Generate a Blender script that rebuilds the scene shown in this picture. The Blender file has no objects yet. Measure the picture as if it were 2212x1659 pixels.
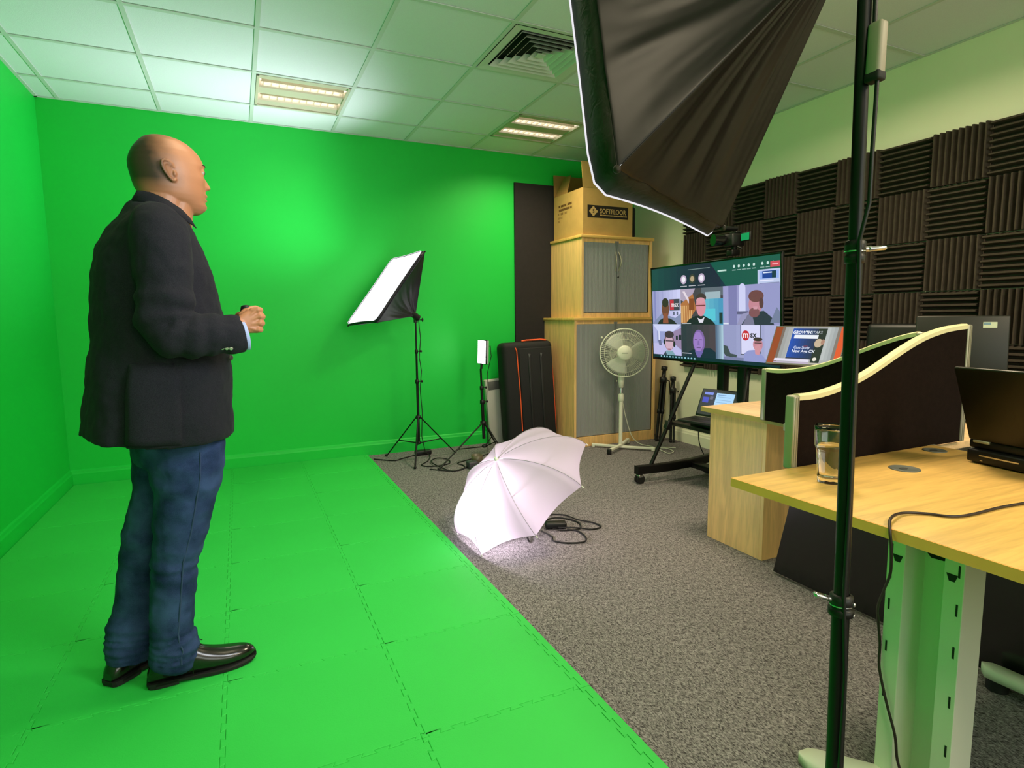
import bpy, bmesh, math, random
from mathutils import Vector, Matrix, Euler, noise
random.seed(7)
PI = math.pi
S = bpy.context.scene
COL = S.collection

# ---------------------------------------------------------------- camera
F_PX = 1265.86
PITCH, YAW, ROLL, CAM_H = .1122, .4338, -.0095, 1.18
rg = Vector((math.cos(YAW), -math.sin(YAW), 0))
fw = Vector((math.sin(YAW)*math.cos(PITCH), math.cos(YAW)*math.cos(PITCH), -math.sin(PITCH)))
up = rg.cross(fw)
cr = rg*math.cos(ROLL) + up*math.sin(ROLL)
cu = -rg*math.sin(ROLL) + up*math.cos(ROLL)
cam_data = bpy.data.cameras.new('camera')
cam = bpy.data.objects.new('camera', cam_data); COL.objects.link(cam)
m = Matrix((cr, cu, -fw)).transposed().to_4x4(); m.translation = (0, 0, CAM_H)
cam.matrix_world = m
cam_data.sensor_width = 36; cam_data.lens = 36*F_PX/2212
cam_data.clip_start = .05; cam_data.clip_end = 50
S.camera = cam

# ---------------------------------------------------------------- world, exposure
W = bpy.data.worlds.new('world'); S.world = W; W.use_nodes = True
W.node_tree.nodes['Background'].inputs[0].default_value = (.9, 1, .9, 1)
W.node_tree.nodes['Background'].inputs[1].default_value = .05
S.view_settings.view_transform = 'Standard'; S.view_settings.look = 'None'
S.view_settings.gamma = 1; S.view_settings.use_curve_mapping = False
S.view_settings.exposure = 0.0
S.cycles.max_bounces = 10; S.cycles.diffuse_bounces = 6; S.cycles.glossy_bounces = 4
S.cycles.transmission_bounces = 8; S.cycles.sample_clamp_indirect = 6

# ---------------------------------------------------------------- key light levels
E_SOFT_NEAR = 4.5     # big softbox beside the camera (radiance of diffuser)
E_SOFT_FAR = 2.4      # softbox by the back wall
E_UMB = 9.0           # bulb under the umbrella, watts
E_LED = 14.0
E_TUBE = 8.0
E_FILL = 45.0  # added fill light behind the camera, watts
E_CEIL = 42.0          # each ceiling luminaire, watts
WARM = (1, .84, .58)
E_NEAR_W, E_FAR_W = 7.0, 14.0      # the flash heads inside the two softboxes, watts
COOL = (.90, .95, 1)

def area(name, loc, rot, sx, sy, power, color, spread=PI):
    d = bpy.data.lights.new(name, 'AREA'); d.shape = 'RECTANGLE'; d.size = sx; d.size_y = sy
    d.energy = power; d.color = color; d.spread = spread
    o = bpy.data.objects.new(name, d); COL.objects.link(o); o.location = loc; o.rotation_euler = rot
    return o

HCEIL = 2.688
# luminaires of the same ceiling, further along its grid (behind and above the camera)
for x, y, k in ((.473, 1.98, .30), (2.273, 1.98, 1), (.473, -.72, .5), (2.273, -.72, 1.1)):
    area('ceiling_lamp', (x, y, HCEIL-.012), (0, 0, 0), .5, .5, E_CEIL*k, WARM, math.radians(165))

# added fill light behind the camera to brighten the ceiling; no window there
area('rear_fill', (1.4, -2.55, 1.65), (math.radians(90), 0, 0), 3.2, 1.5, E_FILL, (.93, 1, .97))

# ---------------------------------------------------------------- helpers
def lin(c):
    return tuple(((v/255)/12.92 if v/255 <= .04045 else ((v/255+.055)/1.055)**2.4) for v in c)

MATS = {}
def mat(name, rgb, rough=.5, metal=0, var=.0, vscale=8, bump=0, bscale=60, spec=.5, coat=0, emit=None, estr=0, trans=0, alpha=1, sheen=0, stretch=None, srgb=True, ior=1.45, detail=3):
    if name in MATS: return MATS[name]
    M = bpy.data.materials.new(name); M.use_nodes = True
    nt = M.node_tree; N = nt.nodes; L = nt.links
    b = N['Principled BSDF']; c = lin(rgb) if srgb else rgb
    b.inputs['Base Color'].default_value = (*c, 1)
    b.inputs['Roughness'].default_value = rough; b.inputs['Metallic'].default_value = metal
    b.inputs['Specular IOR Level'].default_value = spec; b.inputs['IOR'].default_value = ior
    if coat: b.inputs['Coat Weight'].default_value = coat
    if trans: b.inputs['Transmission Weight'].default_value = trans
    if sheen: b.inputs['Sheen Weight'].default_value = sheen
    if alpha < 1: b.inputs['Alpha'].default_value = alpha
    if emit: b.inputs['Emission Color'].default_value = (*emit, 1); b.inputs['Emission Strength'].default_value = estr
    if var or bump:
        tc = N.new('ShaderNodeTexCoord'); mp = N.new('ShaderNodeMapping'); L.new(tc.outputs['Object'], mp.inputs[0])
        if stretch: mp.inputs['Scale'].default_value = stretch
    if var:
        n = N.new('ShaderNodeTexNoise'); n.inputs['Scale'].default_value = vscale; n.inputs['Detail'].default_value = detail
        L.new(mp.outputs[0], n.inputs['Vector'])
        r = N.new('ShaderNodeValToRGB'); L.new(n.outputs[0], r.inputs[0])
        r.color_ramp.elements[0].position = .3; r.color_ramp.elements[1].position = .7
        r.color_ramp.elements[0].color = (*[max(0, v*(1-var)) for v in c], 1)
        r.color_ramp.elements[1].color = (*[min(1, v*(1+var)) for v in c], 1)
        L.new(r.outputs[0], b.inputs['Base Color'])
    if bump:
        n2 = N.new('ShaderNodeTexNoise'); n2.inputs['Scale'].default_value = bscale; n2.inputs['Detail'].default_value = 4
        L.new(mp.outputs[0], n2.inputs['Vector'])
        bp = N.new('ShaderNodeBump'); bp.inputs['Strength'].default_value = bump; bp.inputs['Distance'].default_value = .002
        L.new(n2.outputs[0], bp.inputs['Height']); L.new(bp.outputs[0], b.inputs['Normal'])
    MATS[name] = M
    return M

def emat(name, rgb, strength=1.0, srgb=True):
    if name in MATS: return MATS[name]
    M = bpy.data.materials.new(name); M.use_nodes = True
    nt = M.node_tree; b = nt.nodes['Principled BSDF']; c = lin(rgb) if srgb else rgb
    b.inputs['Base Color'].default_value = (.01, .01, .01, 1); b.inputs['Roughness'].default_value = .25
    b.inputs['Emission Color'].default_value = (*c, 1); b.inputs['Emission Strength'].default_value = strength
    MATS[name] = M
    return M

class MB:
    """collects shapes and links them as ONE mesh object"""
    def __init__(s): s.v = []; s.f = []; s.mi = []; s.sm = []
    def add(s, vs, fs, m=0, smooth=False, M=None):
        o = len(s.v)
        s.v += [tuple(M @ Vector(p)) if M else tuple(p) for p in vs]
        s.f += [tuple(i+o for i in f) for f in fs]; s.mi += [m]*len(fs); s.sm += [smooth]*len(fs)
        return s
    def box(s, a, b, m=0, M=None):
        (x0, y0, z0), (x1, y1, z1) = a, b
        vs = [(x0,y0,z0),(x1,y0,z0),(x1,y1,z0),(x0,y1,z0),(x0,y0,z1),(x1,y0,z1),(x1,y1,z1),(x0,y1,z1)]
        return s.add(vs, [(0,3,2,1),(4,5,6,7),(0,1,5,4),(1,2,6,5),(2,3,7,6),(3,0,4,7)], m, False, M)
    def bbox(s, a, b, r=.004, m=0, M=None, seg=2):
        bm = bmesh.new(); bmesh.ops.create_cube(bm, size=1)
        c = [(a[i]+b[i])/2 for i in range(3)]; d = [abs(b[i]-a[i]) for i in range(3)]
        for v in bm.verts: v.co = Vector([c[i]+v.co[i]*d[i] for i in range(3)])
        bmesh.ops.bevel(bm, geom=list(bm.edges), offset=min(r, min(d)*.45), segments=seg, affect='EDGES', profile=.5)
        s.bm(bm, m, True, M); return s
    def bm(s, bm, m=0, smooth=True, M=None):
        bm.verts.ensure_lookup_table(); bm.verts.index_update()
        s.add([v.co[:] for v in bm.verts], [[v.index for v in f.verts] for f in bm.faces], m, smooth, M); bm.free()
    def quad(s, a, b, c, d, m=0): return s.add([a, b, c, d], [(0,1,2,3)], m)
    def rings(s, rs, m=0, caps=True, smooth=True, closed=False):
        n = len(rs[0]); vs = [p for r in rs for p in r]; fs = []
        k = len(rs)
        for i in range(k if closed else k-1):
            for j in range(n):
                fs.append((i*n+j, i*n+(j+1) % n, ((i+1) % k)*n+(j+1) % n, ((i+1) % k)*n+j))
        s.add(vs, fs, m, smooth)
        if caps and not closed:
            s.add(rs[0], [tuple(range(n))[::-1]], m, False); s.add(rs[-1], [tuple(range(n))], m, False)
        return s
    def tube(s, pts, r, m=0, n=10, caps=True, closed=False, flat=1.0):
        pts = [Vector(p) for p in pts]; k = len(pts)
        rr = r if isinstance(r, (list, tuple)) else [r]*k
        rs = []; prev = None
        for i, p in enumerate(pts):
            if closed: t = pts[(i+1) % k]-pts[i-1]
            else: t = pts[min(i+1, k-1)]-pts[max(i-1, 0)]
            t.normalize()
            if prev is None:
                a = Vector((0, 0, 1)) if abs(t.z) < .9 else Vector((1, 0, 0))
                u = t.cross(a).normalized()
            else:
                u = (prev - t*prev.dot(t)).normalized()
            prev = u; w = t.cross(u)
            rs.append([p+u*math.cos(2*PI*j/n)*rr[i]+w*math.sin(2*PI*j/n)*rr[i]*flat for j in range(n)])
        return s.rings(rs, m, caps, True, closed)
    def cyl(s, a, b, r, m=0, n=16, r2=None): return s.tube([a, b], [r, r if r2 is None else r2], m, n)
    def lathe(s, prof, c=(0,0,0), axis=(0,0,1), m=0, n=32, caps=False):
        ax = Vector(axis).normalized(); u = ax.orthogonal().normalized(); w = ax.cross(u); c = Vector(c)
        rs = [[c+ax*h+u*math.cos(2*PI*j/n)*r+w*math.sin(2*PI*j/n)*r for j in range(n)] for r, h in prof]
        return s.rings(rs, m, caps, True)
    def prism(s, poly, ext, m=0):
        """poly: 3D points; ext: vector"""
        e = Vector(ext); n = len(poly); a = [Vector(p) for p in poly]; b = [p+e for p in a]
        fs = [tuple(range(n))[::-1], tuple(range(n, 2*n))]+[(i, (i+1) % n, n+(i+1) % n, n+i) for i in range(n)]
        return s.add(a+b, fs, m)
    def ell(s, c, r, m=0, M=None, n=16, k=10):
        vs = []; fs = []
        for i in range(1, k):
            a = PI*i/k
            vs += [(c[0]+r[0]*math.sin(a)*math.cos(2*PI*j/n), c[1]+r[1]*math.sin(a)*math.sin(2*PI*j/n), c[2]+r[2]*math.cos(a)) for j in range(n)]
        t = len(vs); vs += [(c[0], c[1], c[2]+r[2]), (c[0], c[1], c[2]-r[2])]
        for i in range(k-2):
            for j in range(n): fs.append((i*n+j, (i+1)*n+j, (i+1)*n+(j+1) % n, i*n+(j+1) % n))
        for j in range(n):
            fs.append((t, j, (j+1) % n)); fs.append((t+1, (k-2)*n+(j+1) % n, (k-2)*n+j))
        return s.add(vs, fs, m, True, M)
    def text(s, body, size, M, m=0, depth=.0004, align='CENTER', bold=0, xs=1.0):
        cu_ = bpy.data.curves.new('t', 'FONT'); cu_.body = body; cu_.size = size; cu_.align_x = align; cu_.align_y = 'CENTER'
        cu_.extrude = depth; cu_.offset = bold*size; cu_.resolution_u = 3
        o = bpy.data.objects.new('t', cu_); COL.objects.link(o)
        bpy.context.view_layer.update()
        dg = bpy.context.evaluated_depsgraph_get(); me = o.evaluated_get(dg).to_mesh()
        s.add([(v.co.x*xs, v.co.y, v.co.z) for v in me.vertices], [tuple(p.vertices) for p in me.polygons], m, False, M)
        o.evaluated_get(dg).to_mesh_clear()
        bpy.data.objects.remove(o); bpy.data.curves.remove(cu_)
        return s
    def build(s, name, mats, parent=None, bevel=0, loc=None, mods=()):
        if not isinstance(mats, (list, tuple)): mats = [mats]
        vs = [Vector(p) for p in s.v]
        if loc is None:
            mn = [min(p[i] for p in vs) for i in range(3)]; mx = [max(p[i] for p in vs) for i in range(3)]
            loc = Vector(((mn[0]+mx[0])/2, (mn[1]+mx[1])/2, mn[2]))
        loc = Vector(loc)
        me = bpy.data.meshes.new(name); me.from_pydata([p-loc for p in vs], [], s.f)
        for mm in mats: me.materials.append(mm)
        me.polygons.foreach_set('material_index', s.mi); me.polygons.foreach_set('use_smooth', s.sm)
        me.validate(); me.update()
        o = bpy.data.objects.new(name, me); COL.objects.link(o); o.location = loc
        if parent: adopt(o, parent)
        if bevel:
            b = o.modifiers.new('bevel', 'BEVEL'); b.width = bevel; b.segments = 2; b.limit_method = 'ANGLE'
        return o

def worldmat(o):
    M = Matrix.LocRotScale(o.location, o.rotation_euler, o.scale)
    if o.parent: M = worldmat(o.parent) @ o.matrix_parent_inverse @ M
    return M
def adopt(o, p):
    o.parent = p; o.matrix_parent_inverse = worldmat(p).inverted()

def tag(o, label, cat, group=None, kind=None):
    o['label'] = label; o['category'] = cat
    if group: o['group'] = group
    if kind: o['kind'] = kind
    return o
def thing(name, loc, label, cat, group=None):
    o = bpy.data.objects.new(name, None); COL.objects.link(o); o.location = loc
    o.empty_display_size = .05
    return tag(o, label, cat, group)
def struct(o, label=None):
    o['kind'] = 'structure'
    if label: o['label'] = label
    return o
def copy_tree(o, loc=None, parent=None, label=None, rot=None):
    c = o.copy(); COL.objects.link(c)
    if parent: c.parent = parent
    if loc is not None: c.location = loc
    if rot is not None: c.rotation_euler = rot
    if label: c['label'] = label
    for ch in o.children: copy_tree(ch, None, c)
    return c

def frame(o, x, y, z=None):
    """matrix with origin o, columns x, y, z"""
    x = Vector(x).normalized(); y = Vector(y); y = (y-x*y.dot(x)).normalized(); z = x.cross(y)
    M = Matrix((x, y, z)).transposed().to_4x4(); M.translation = Vector(o); return M

# ---------------------------------------------------------------- materials
def wood(name, rgb, rough=.42, axis=(1, 12, 12), dark=.82):
    M = bpy.data.materials.new(name); M.use_nodes = True
    N = M.node_tree.nodes; L = M.node_tree.links; b = N['Principled BSDF']; c = lin(rgb)
    tc = N.new('ShaderNodeTexCoord'); mp = N.new('ShaderNodeMapping'); mp.inputs['Scale'].default_value = axis
    L.new(tc.outputs['Object'], mp.inputs[0])
    n = N.new('ShaderNodeTexNoise'); n.inputs['Scale'].default_value = 2.2; n.inputs['Detail'].default_value = 6; n.inputs['Distortion'].default_value = 1.2
    L.new(mp.outputs[0], n.inputs['Vector'])
    n3 = N.new('ShaderNodeTexNoise'); n3.inputs['Scale'].default_value = 14; n3.inputs['Detail'].default_value = 2
    L.new(mp.outputs[0], n3.inputs['Vector'])
    mx = N.new('ShaderNodeMath'); mx.operation = 'ADD'; L.new(n.outputs[0], mx.inputs[0])
    ml = N.new('ShaderNodeMath'); ml.operation = 'MULTIPLY'; ml.inputs[1].default_value = .35; L.new(n3.outputs[0], ml.inputs[0]); L.new(ml.outputs[0], mx.inputs[1])
    r = N.new('ShaderNodeValToRGB'); L.new(mx.outputs[0], r.inputs[0])
    r.color_ramp.elements[0].position = .5; r.color_ramp.elements[1].position = .8
    r.color_ramp.elements[0].color = (*[v*dark for v in c], 1); r.color_ramp.elements[1].color = (*[min(1, v*1.08) for v in c], 1)
    L.new(r.outputs[0], b.inputs['Base Color']); b.inputs['Roughness'].default_value = rough
    return M

green_wall = mat('green_paint', (6, 194, 62), .55, var=.04, vscale=1.5, bump=.08, bscale=180)
green_mat_m = mat('green_foam', (46, 196, 76), .62, var=.03, vscale=2, bump=.25, bscale=260)
cream = mat('cream_paint', (240, 236, 210), .7, var=.02, vscale=2, bump=.08, bscale=180)
tile_m = mat('ceiling_tile', (220, 223, 228), .9, var=.03, vscale=220, bump=.35, bscale=320, detail=2)
tee_m = mat('tee_bar', (196, 202, 196), .5)
white_gloss = mat('white_paint', (232, 232, 222), .35)
black_metal = mat('black_metal', (13, 12, 12), .42, spec=.35)
black_plastic = mat('black_plastic', (14, 14, 15), .45, bump=.1, bscale=300)
black_gloss = mat('black_gloss', (8, 8, 9), .12)
chrome = mat('chrome', (200, 200, 202), .2, metal=1)
alu = mat('aluminium', (168, 162, 146), .45, metal=.5)
foam_m = mat('foam_charcoal', (70, 62, 54), .95, var=.12, vscale=30, bump=.4, bscale=400, spec=.15)
rubber = mat('rubber', (18, 18, 18), .7)
beech = wood('beech', (226, 180, 100))
beech_v = wood('beech_vertical', (238, 190, 126), axis=(12, 12, 1))
beech_h = wood('beech_side', (222, 184, 138), axis=(10, 1, 10))
beech_edge = mat('beech_edge', (190, 160, 84), .5, var=.06, vscale=12)
card = mat('cardboard', (186, 148, 84), .85, var=.06, vscale=14, bump=.15, bscale=90)
card_in = mat('cardboard_inside', (160, 118, 62), .9, var=.06, vscale=14)
# ================================================================ SETTING
XL, XR, YB, YF = -1.159, 3.76, 5.089, -2.6
o = MB().box((XL-.1, YF-.1, -.1), (XR+.1, YB+.1, 0))
# carpet material : heathered loop pile
CM = bpy.data.materials.new('carpet'); CM.use_nodes = True
N = CM.node_tree.nodes; L = CM.node_tree.links; b = N['Principled BSDF']
tc = N.new('ShaderNodeTexCoord'); mp = N.new('ShaderNodeMapping'); mp.inputs['Scale'].default_value = (1, .45, 1); mp.inputs['Rotation'].default_value = (0, 0, .25)
L.new(tc.outputs['Object'], mp.inputs[0])
n1 = N.new('ShaderNodeTexNoise'); n1.inputs['Scale'].default_value = 250; n1.inputs['Detail'].default_value = 3; L.new(mp.outputs[0], n1.inputs['Vector'])
n2 = N.new('ShaderNodeTexNoise'); n2.inputs['Scale'].default_value = 85; n2.inputs['Detail'].default_value = 5; L.new(mp.outputs[0], n2.inputs['Vector'])
ad = N.new('ShaderNodeMath'); ad.operation = 'ADD'; L.new(n1.outputs[0], ad.inputs[0])
mu = N.new('ShaderNodeMath'); mu.operation = 'MULTIPLY'; mu.inputs[1].default_value = .5; L.new(n2.outputs[0], mu.inputs[0]); L.new(mu.outputs[0], ad.inputs[1])
rp = N.new('ShaderNodeValToRGB'); L.new(ad.outputs[0], rp.inputs[0])
rp.color_ramp.elements[0].position = .58; rp.color_ramp.elements[1].position = .94
rp.color_ramp.elements[0].color = (*lin((62, 58, 60)), 1); rp.color_ramp.elements[1].color = (*lin((160, 154, 156)), 1)
L.new(rp.outputs[0], b.inputs['Base Color']); b.inputs['Roughness'].default_value = .95; b.inputs['Specular IOR Level'].default_value = .1
bp = N.new('ShaderNodeBump'); bp.inputs['Strength'].default_value = .6; bp.inputs['Distance'].default_value = .004
L.new(ad.outputs[0], bp.inputs['Height']); L.new(bp.outputs[0], b.inputs['Normal'])
struct(o.build('floor', CM, loc=(0, 0, 0)), 'grey heathered carpet floor')
struct(MB().box((XL-.1, YF, 0), (XL, YB+.1, HCEIL)).build('wall_left', green_wall, loc=(0, 0, 0)), 'bright green painted left wall')
struct(MB().box((XL, YB, 0), (XR, YB+.1, HCEIL)).build('wall_back', green_wall, loc=(0, 0, 0)), 'bright green painted back wall')
struct(MB().box((XR, YF, 0), (XR+.1, YB+.1, HCEIL)).build('wall_right', cream, loc=(0, 0, 0)), 'cream painted right wall behind the foam')
struct(MB().box((XL-.1, YF-.1, 0), (XR+.1, YF, HCEIL)).build('wall_front', cream, loc=(0, 0, 0)), 'cream painted wall behind the camera')
# skirting boards with an ogee-like top
def skirt(a, b_, nrm, name, m, lab):
    a = Vector(a); b_ = Vector(b_); n = Vector(nrm)
    prof = [(0, 0), (.016, 0), (.016, .088), (.011, .098), (.008, .112), (.0, .12)]
    mb = MB()
    r0 = [a+n*p[0]+Vector((0, 0, p[1])) for p in prof]; r1 = [b_+n*p[0]+Vector((0, 0, p[1])) for p in prof]
    mb.rings([r0, r1], 0, True, False)
    struct(mb.build(name, m), lab)
skirt((XL, YB, 0), (XR, YB, 0), (0, -1, 0), 'baseboard_back', green_wall, 'green painted skirting board along the back wall')
skirt((XL, YF, 0), (XL, YB, 0), (1, 0, 0), 'baseboard_left', green_wall, 'green painted skirting board along the left wall')
skirt((XR, YB, 0), (XR, YF, 0), (-1, 0, 0), 'baseboard_right', cream, 'cream skirting board along the right wall')
# suspended ceiling
GX, GY = .173, 4.682
lights_at = [(.173, 4.082), (1.973, 4.082)]; vent_at = (1.373, 2.882)
mb = MB()
i0, i1, j0, j1 = -3, 6, -13, 1
for i in range(i0, i1+1):
    for j in range(j0, j1+1):
        x0, y0 = GX+.6*i, GY+.6*(j-1); x1, y1 = x0+.6, y0+.6
        x0, x1 = max(x0, XL), min(x1, XR); y0, y1 = max(y0, YF), min(y1, YB)
        if x1-x0 < .01 or y1-y0 < .01: continue
        if any(abs(x0-a) < .02 and abs(y0-c) < .02 for a, c in lights_at+[vent_at]): continue
        mb.box((x0, y0, HCEIL+.004), (x1, y1, HCEIL+.02), 0)
for i in range(i0, i1+2):
    x = GX+.6*i
    if XL < x < XR-.02: mb.box((x-.012, YF, HCEIL-.001), (x+.012, YB, HCEIL+.003), 1)
for j in range(j0, j1+2):
    y = GY+.6*j
    if YF < y < YB-.02: mb.box((XL, y-.012, HCEIL-.0015), (XR, y+.012, HCEIL+.0025), 1)
for (a, c) in (((XL, YB-.02), (XR, YB)), ((XL, YF), (XL+.02, YB)), ((XR-.02, YF), (XR, YB))):
    mb.box((a[0], a[1], HCEIL-.002), (c[0], c[1], HCEIL+.003), 1)
mb.box((XL-.1, YF-.1, HCEIL+.16), (XR+.1, YB+.1, HCEIL+.2), 0)
struct(mb.build('ceiling', [tile_m, tee_m], loc=(0, 0, 0)), 'suspended ceiling of white square tiles in a white grid')

# recessed ceiling lights
tube_e = emat('fluorescent_tube', (1, .90, .84), E_TUBE, srgb=False)
refl = mat('lamp_reflector', (188, 178, 158), .4, spec=.6)
def make_light(x, y, label):
    t = thing('ceiling_light', (x+.3, y+.3, HCEIL-.006), label, 'ceiling light', 'recessed ceiling lights')
    z = HCEIL; a, c = x+.014, y+.014; w = .572
    f = MB()
    for (p, q) in (((a, c), (a+w, c+.018)), ((a, c+w-.018), (a+w, c+w)), ((a, c), (a+.018, c+w)), ((a+w-.018, c), (a+w, c+w))):
        f.box((p[0], p[1], z-.005), (q[0], q[1], z+.09))
    f.box((a, c, z+.085), (a+w, c+w, z+.095))
    f.build('housing', refl, t, bevel=.002)
    # three sloped reflector ridges between the two lamps
    r = MB()
    for k, yc in enumerate((c+.018, c+w/2, c+w-.018)):
        hw = .085 if k == 1 else .07
        z1 = z+.005 if k == 1 else z+.004
        if k == 1: pr_ = [(yc-.055, z1), (yc+.055, z1), (yc+.1, z+.08), (yc-.1, z+.08)]
        elif k == 0: pr_ = [(yc, z1), (yc+.07, z1+.004), (yc+.12, z+.08), (yc, z+.08)]
        else: pr_ = [(yc-.07, z1+.004), (yc, z1), (yc, z+.08), (yc-.12, z+.08)]
        r.prism([(a+.018, p, q) for p, q in pr_], (w-.036, 0, 0))
    r.build('reflector', refl, t)
    for yc in (c+.165, c+w-.165):
        lv = MB()
        lv.cyl((a+.03, yc, z+.045), (a+w-.03, yc, z+.045), .018, 0, 12)
        lv.build('tube', tube_e, t)
        bl = MB()
        for sy in (-.036, .036): bl.box((a+.03, yc+sy-.001, z+.006), (a+w-.03, yc+sy+.001, z+.024))
        for k in range(11):
            xx = a+.045+k*(w-.09)/10
            bl.box((xx-.001, yc-.036, z+.006), (xx+.001, yc+.036, z+.024))
        bl.build('louvre', refl, t)
    return t
make_light(.173, 4.082, 'recessed square ceiling light above the standing man, left of the two')
make_light(1.973, 4.082, 'recessed square ceiling light beside the hanging softbox, near the cardboard box')
for (x, y), k in zip(lights_at, (.05, .42)):
    area('ceiling_lamp', (x+.3, y+.3, HCEIL-.008), (0, 0, 0), .5, .5, E_CEIL*k, WARM, math.radians(140))

# square four-way air vent
vt = thing('ceiling_vent', (vent_at[0]+.3, vent_at[1]+.3, HCEIL-.01), 'square louvred air vent in the ceiling beside the hanging softbox', 'vent')
ventm = mat('vent_white', (205, 208, 200), .5)
vcx, vcy = vent_at[0]+.3, vent_at[1]+.3
def sq_ring(mb, h0, z0, h1, z1, th=.0015, m=0):
    for k in range(4):
        a = k*PI/2; R = Matrix.Rotation(a, 4, 'Z')
        p = [(-h0, -h0, z0), (h0, -h0, z0), (h1, -h1, z1), (-h1, -h1, z1)]
        q = [(x, y+th*2, z+th) for x, y, z in p]
        M = Matrix.Translation((vcx, vcy, 0)) @ R
        mb.add(p+q, [(0,1,2,3), (7,6,5,4), (0,4,5,1), (2,6,7,3), (1,5,6,2), (3,7,4,0)], m, False, M)
f = MB(); sq_ring(f, .285, HCEIL-.004, .235, HCEIL+.002, .002); f.build('frame', ventm, vt)
for k in range(5):
    h = .228-.042*k
    f = MB(); sq_ring(f, h, HCEIL-.006, h-.034, HCEIL+.026, .0016); f.build('louvre', ventm, vt)
f = MB().box((vcx-.024, vcy-.024, HCEIL-.002), (vcx+.024, vcy+.024, HCEIL+.002)); f.build('centre_plate', ventm, vt)
f = MB().box((vcx-.285, vcy-.285, HCEIL+.05), (vcx+.285, vcy+.285, HCEIL+.06)); f.build('backing', mat('duct_black', (20, 22, 22), .8), vt)

# black board on the back wall beside the cabinets
tag(MB().box((2.392, 5.068, .14), (2.98, 5.086, 2.43)).build('wall_panel', mat('black_felt', (34, 30, 30), .9, var=.1, vscale=30)),
    'tall black panel on the green wall beside the stacked cabinets', 'panel')

# ---------------------------------------------------------------- green play-mat tiles with jigsaw edges
TS = .513
def jig(L_, amp, ph, n=7):
    """teeth profile along an edge: list of (t, offset)"""
    pts = [(0, 0)]; w = L_/n/2
    for k in range(n):
        c = (k+.5)*L_/n; s = amp if (k+ph) % 1 == 0 else amp
        pts += [(c-w*.42, 0), (c-w*.62, s), (c+w*.62, s), (c+w*.42, 0)]
    pts.append((L_, 0)); return pts
xs = [.915-TS*k for k in range(5)]; xs = xs[::-1]; xs[0] = XL+.018
ys = [1.49+TS*k for k in range(-5, 7)] + [YB-.02]
rownames = {}
cnt = 0
colname = ['by left wall', 'second from left wall', 'third from left wall', 'beside the carpet']
def tile_poly(x0, x1, y0, y1, first, last):
    g = .0002; P = []
    def edge(a, b_, out, is_teeth, sign):
        a = Vector(a); b_ = Vector(b_); d = (b_-a); Ln = d.length; d.normalize(); out = Vector(out)
        if not is_teeth: P.append(a); return
        for t, o_ in jig(Ln, .013*sign, 0)[:-1]: P.append(a+d*t+out*o_)
    # teeth go out on +x / +y, in on -x / -y
    edge((x0, y0), (x1, y0), (0, 1), first['b'], 1)
    edge((x1, y0), (x1, y1), (1, 0), first['r'], 1)
    a = []
    edge((x1, y1), (x0, y1), (0, 1), first['t'], 1)
    edge((x0, y1), (x0, y0), (1, 0), first['l'], 1)
    c = Vector(((x0+x1)/2, (y0+y1)/2))
    out = []
    for i, p in enumerate(P):
        q = Vector((c.x+(p.x-c.x)*(1-2*g/(x1-x0)), c.y+(p.y-c.y)*(1-2*g/(y1-y0)))); out.append(q)
    return out
whole = None
rown = ['topmost', 'second', 'third', 'fourth', 'fifth', 'sixth', 'seventh', 'eighth']
for ci in range(4):
    for ri in range(len(ys)-1):
        if ys[ri+1] < .6: continue
        x0, x1, y0, y1 = xs[ci], xs[ci+1], ys[ri], ys[ri+1]
        if y1-y0 < .05: continue
        poly = tile_poly(x0, x1, y0, y1, dict(b=ys[ri+1] > .9, t=ri < len(ys)-2, l=ci > 0, r=True), None)
        dz = .0118+random.uniform(-.0004, .0005)
        mb = MB(); mb.prism([(p.x, p.y, 0.0005) for p in poly], (0, 0, dz))
        far = len(ys)-2-ri
        o = mb.build('floor_mat', green_mat_m, bevel=.0022)
        tag(o, 'green jigsaw floor mat %s, %s row from back wall' % (colname[ci], ['nearest', 'second', 'third', 'fourth', 'fifth', 'sixth', 'seventh', 'eighth', 'ninth'][far] if far < 9 else 'nearest camera'), 'floor mat', 'green jigsaw floor mats')
        cnt += 1
# straight edging strips along the carpet
for ri in range(len(ys)-1):
    if ys[ri+1] < .6 or ys[ri+1]-ys[ri] < .05: continue
    P = [(.953, ys[ri]+.0006), (.953, ys[ri+1]-.0006)]
    for t, o_ in jig(ys[ri+1]-ys[ri]-.0012, .013, 0): P.append((.9158+o_, ys[ri+1]-.0006-t))
    mb = MB(); mb.prism([(p[0], p[1], .0005) for p in P], (0, 0, .0116))
    far = len(ys)-2-ri
    tag(mb.build('edging_strip', green_mat_m, bevel=.0006), 'narrow green edging strip along the carpet, %s from the back wall' % ['nearest', 'second', 'third', 'fourth', 'fifth', 'sixth', 'seventh', 'eighth', 'ninth'][far], 'edging strip', 'green edging strips')

# ---------------------------------------------------------------- acoustic foam tiles on the right wall
def foam_proto():
    mb = MB(); n = 9; Lt = .296; h = .05; base = .012; vs = []; fs = []
    # wedges run along local y, stacked along local x; local z = out of the wall
    prof = [(0, 0), (0, base)]
    w = Lt/n
    for k in range(n):
        prof += [(w*(k+.12), base), (w*(k+.38), h), (w*(k+.62), h), (w*(k+.88), base)]
    prof += [(Lt, base), (Lt, 0)]
    r0 = [(x-Lt/2, -Lt/2, z) for x, z in prof]; r1 = [(x-Lt/2, Lt/2, z) for x, z in prof]
    mb.rings([r0, r1], 0, True, False)
    return mb
fp = None
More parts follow.
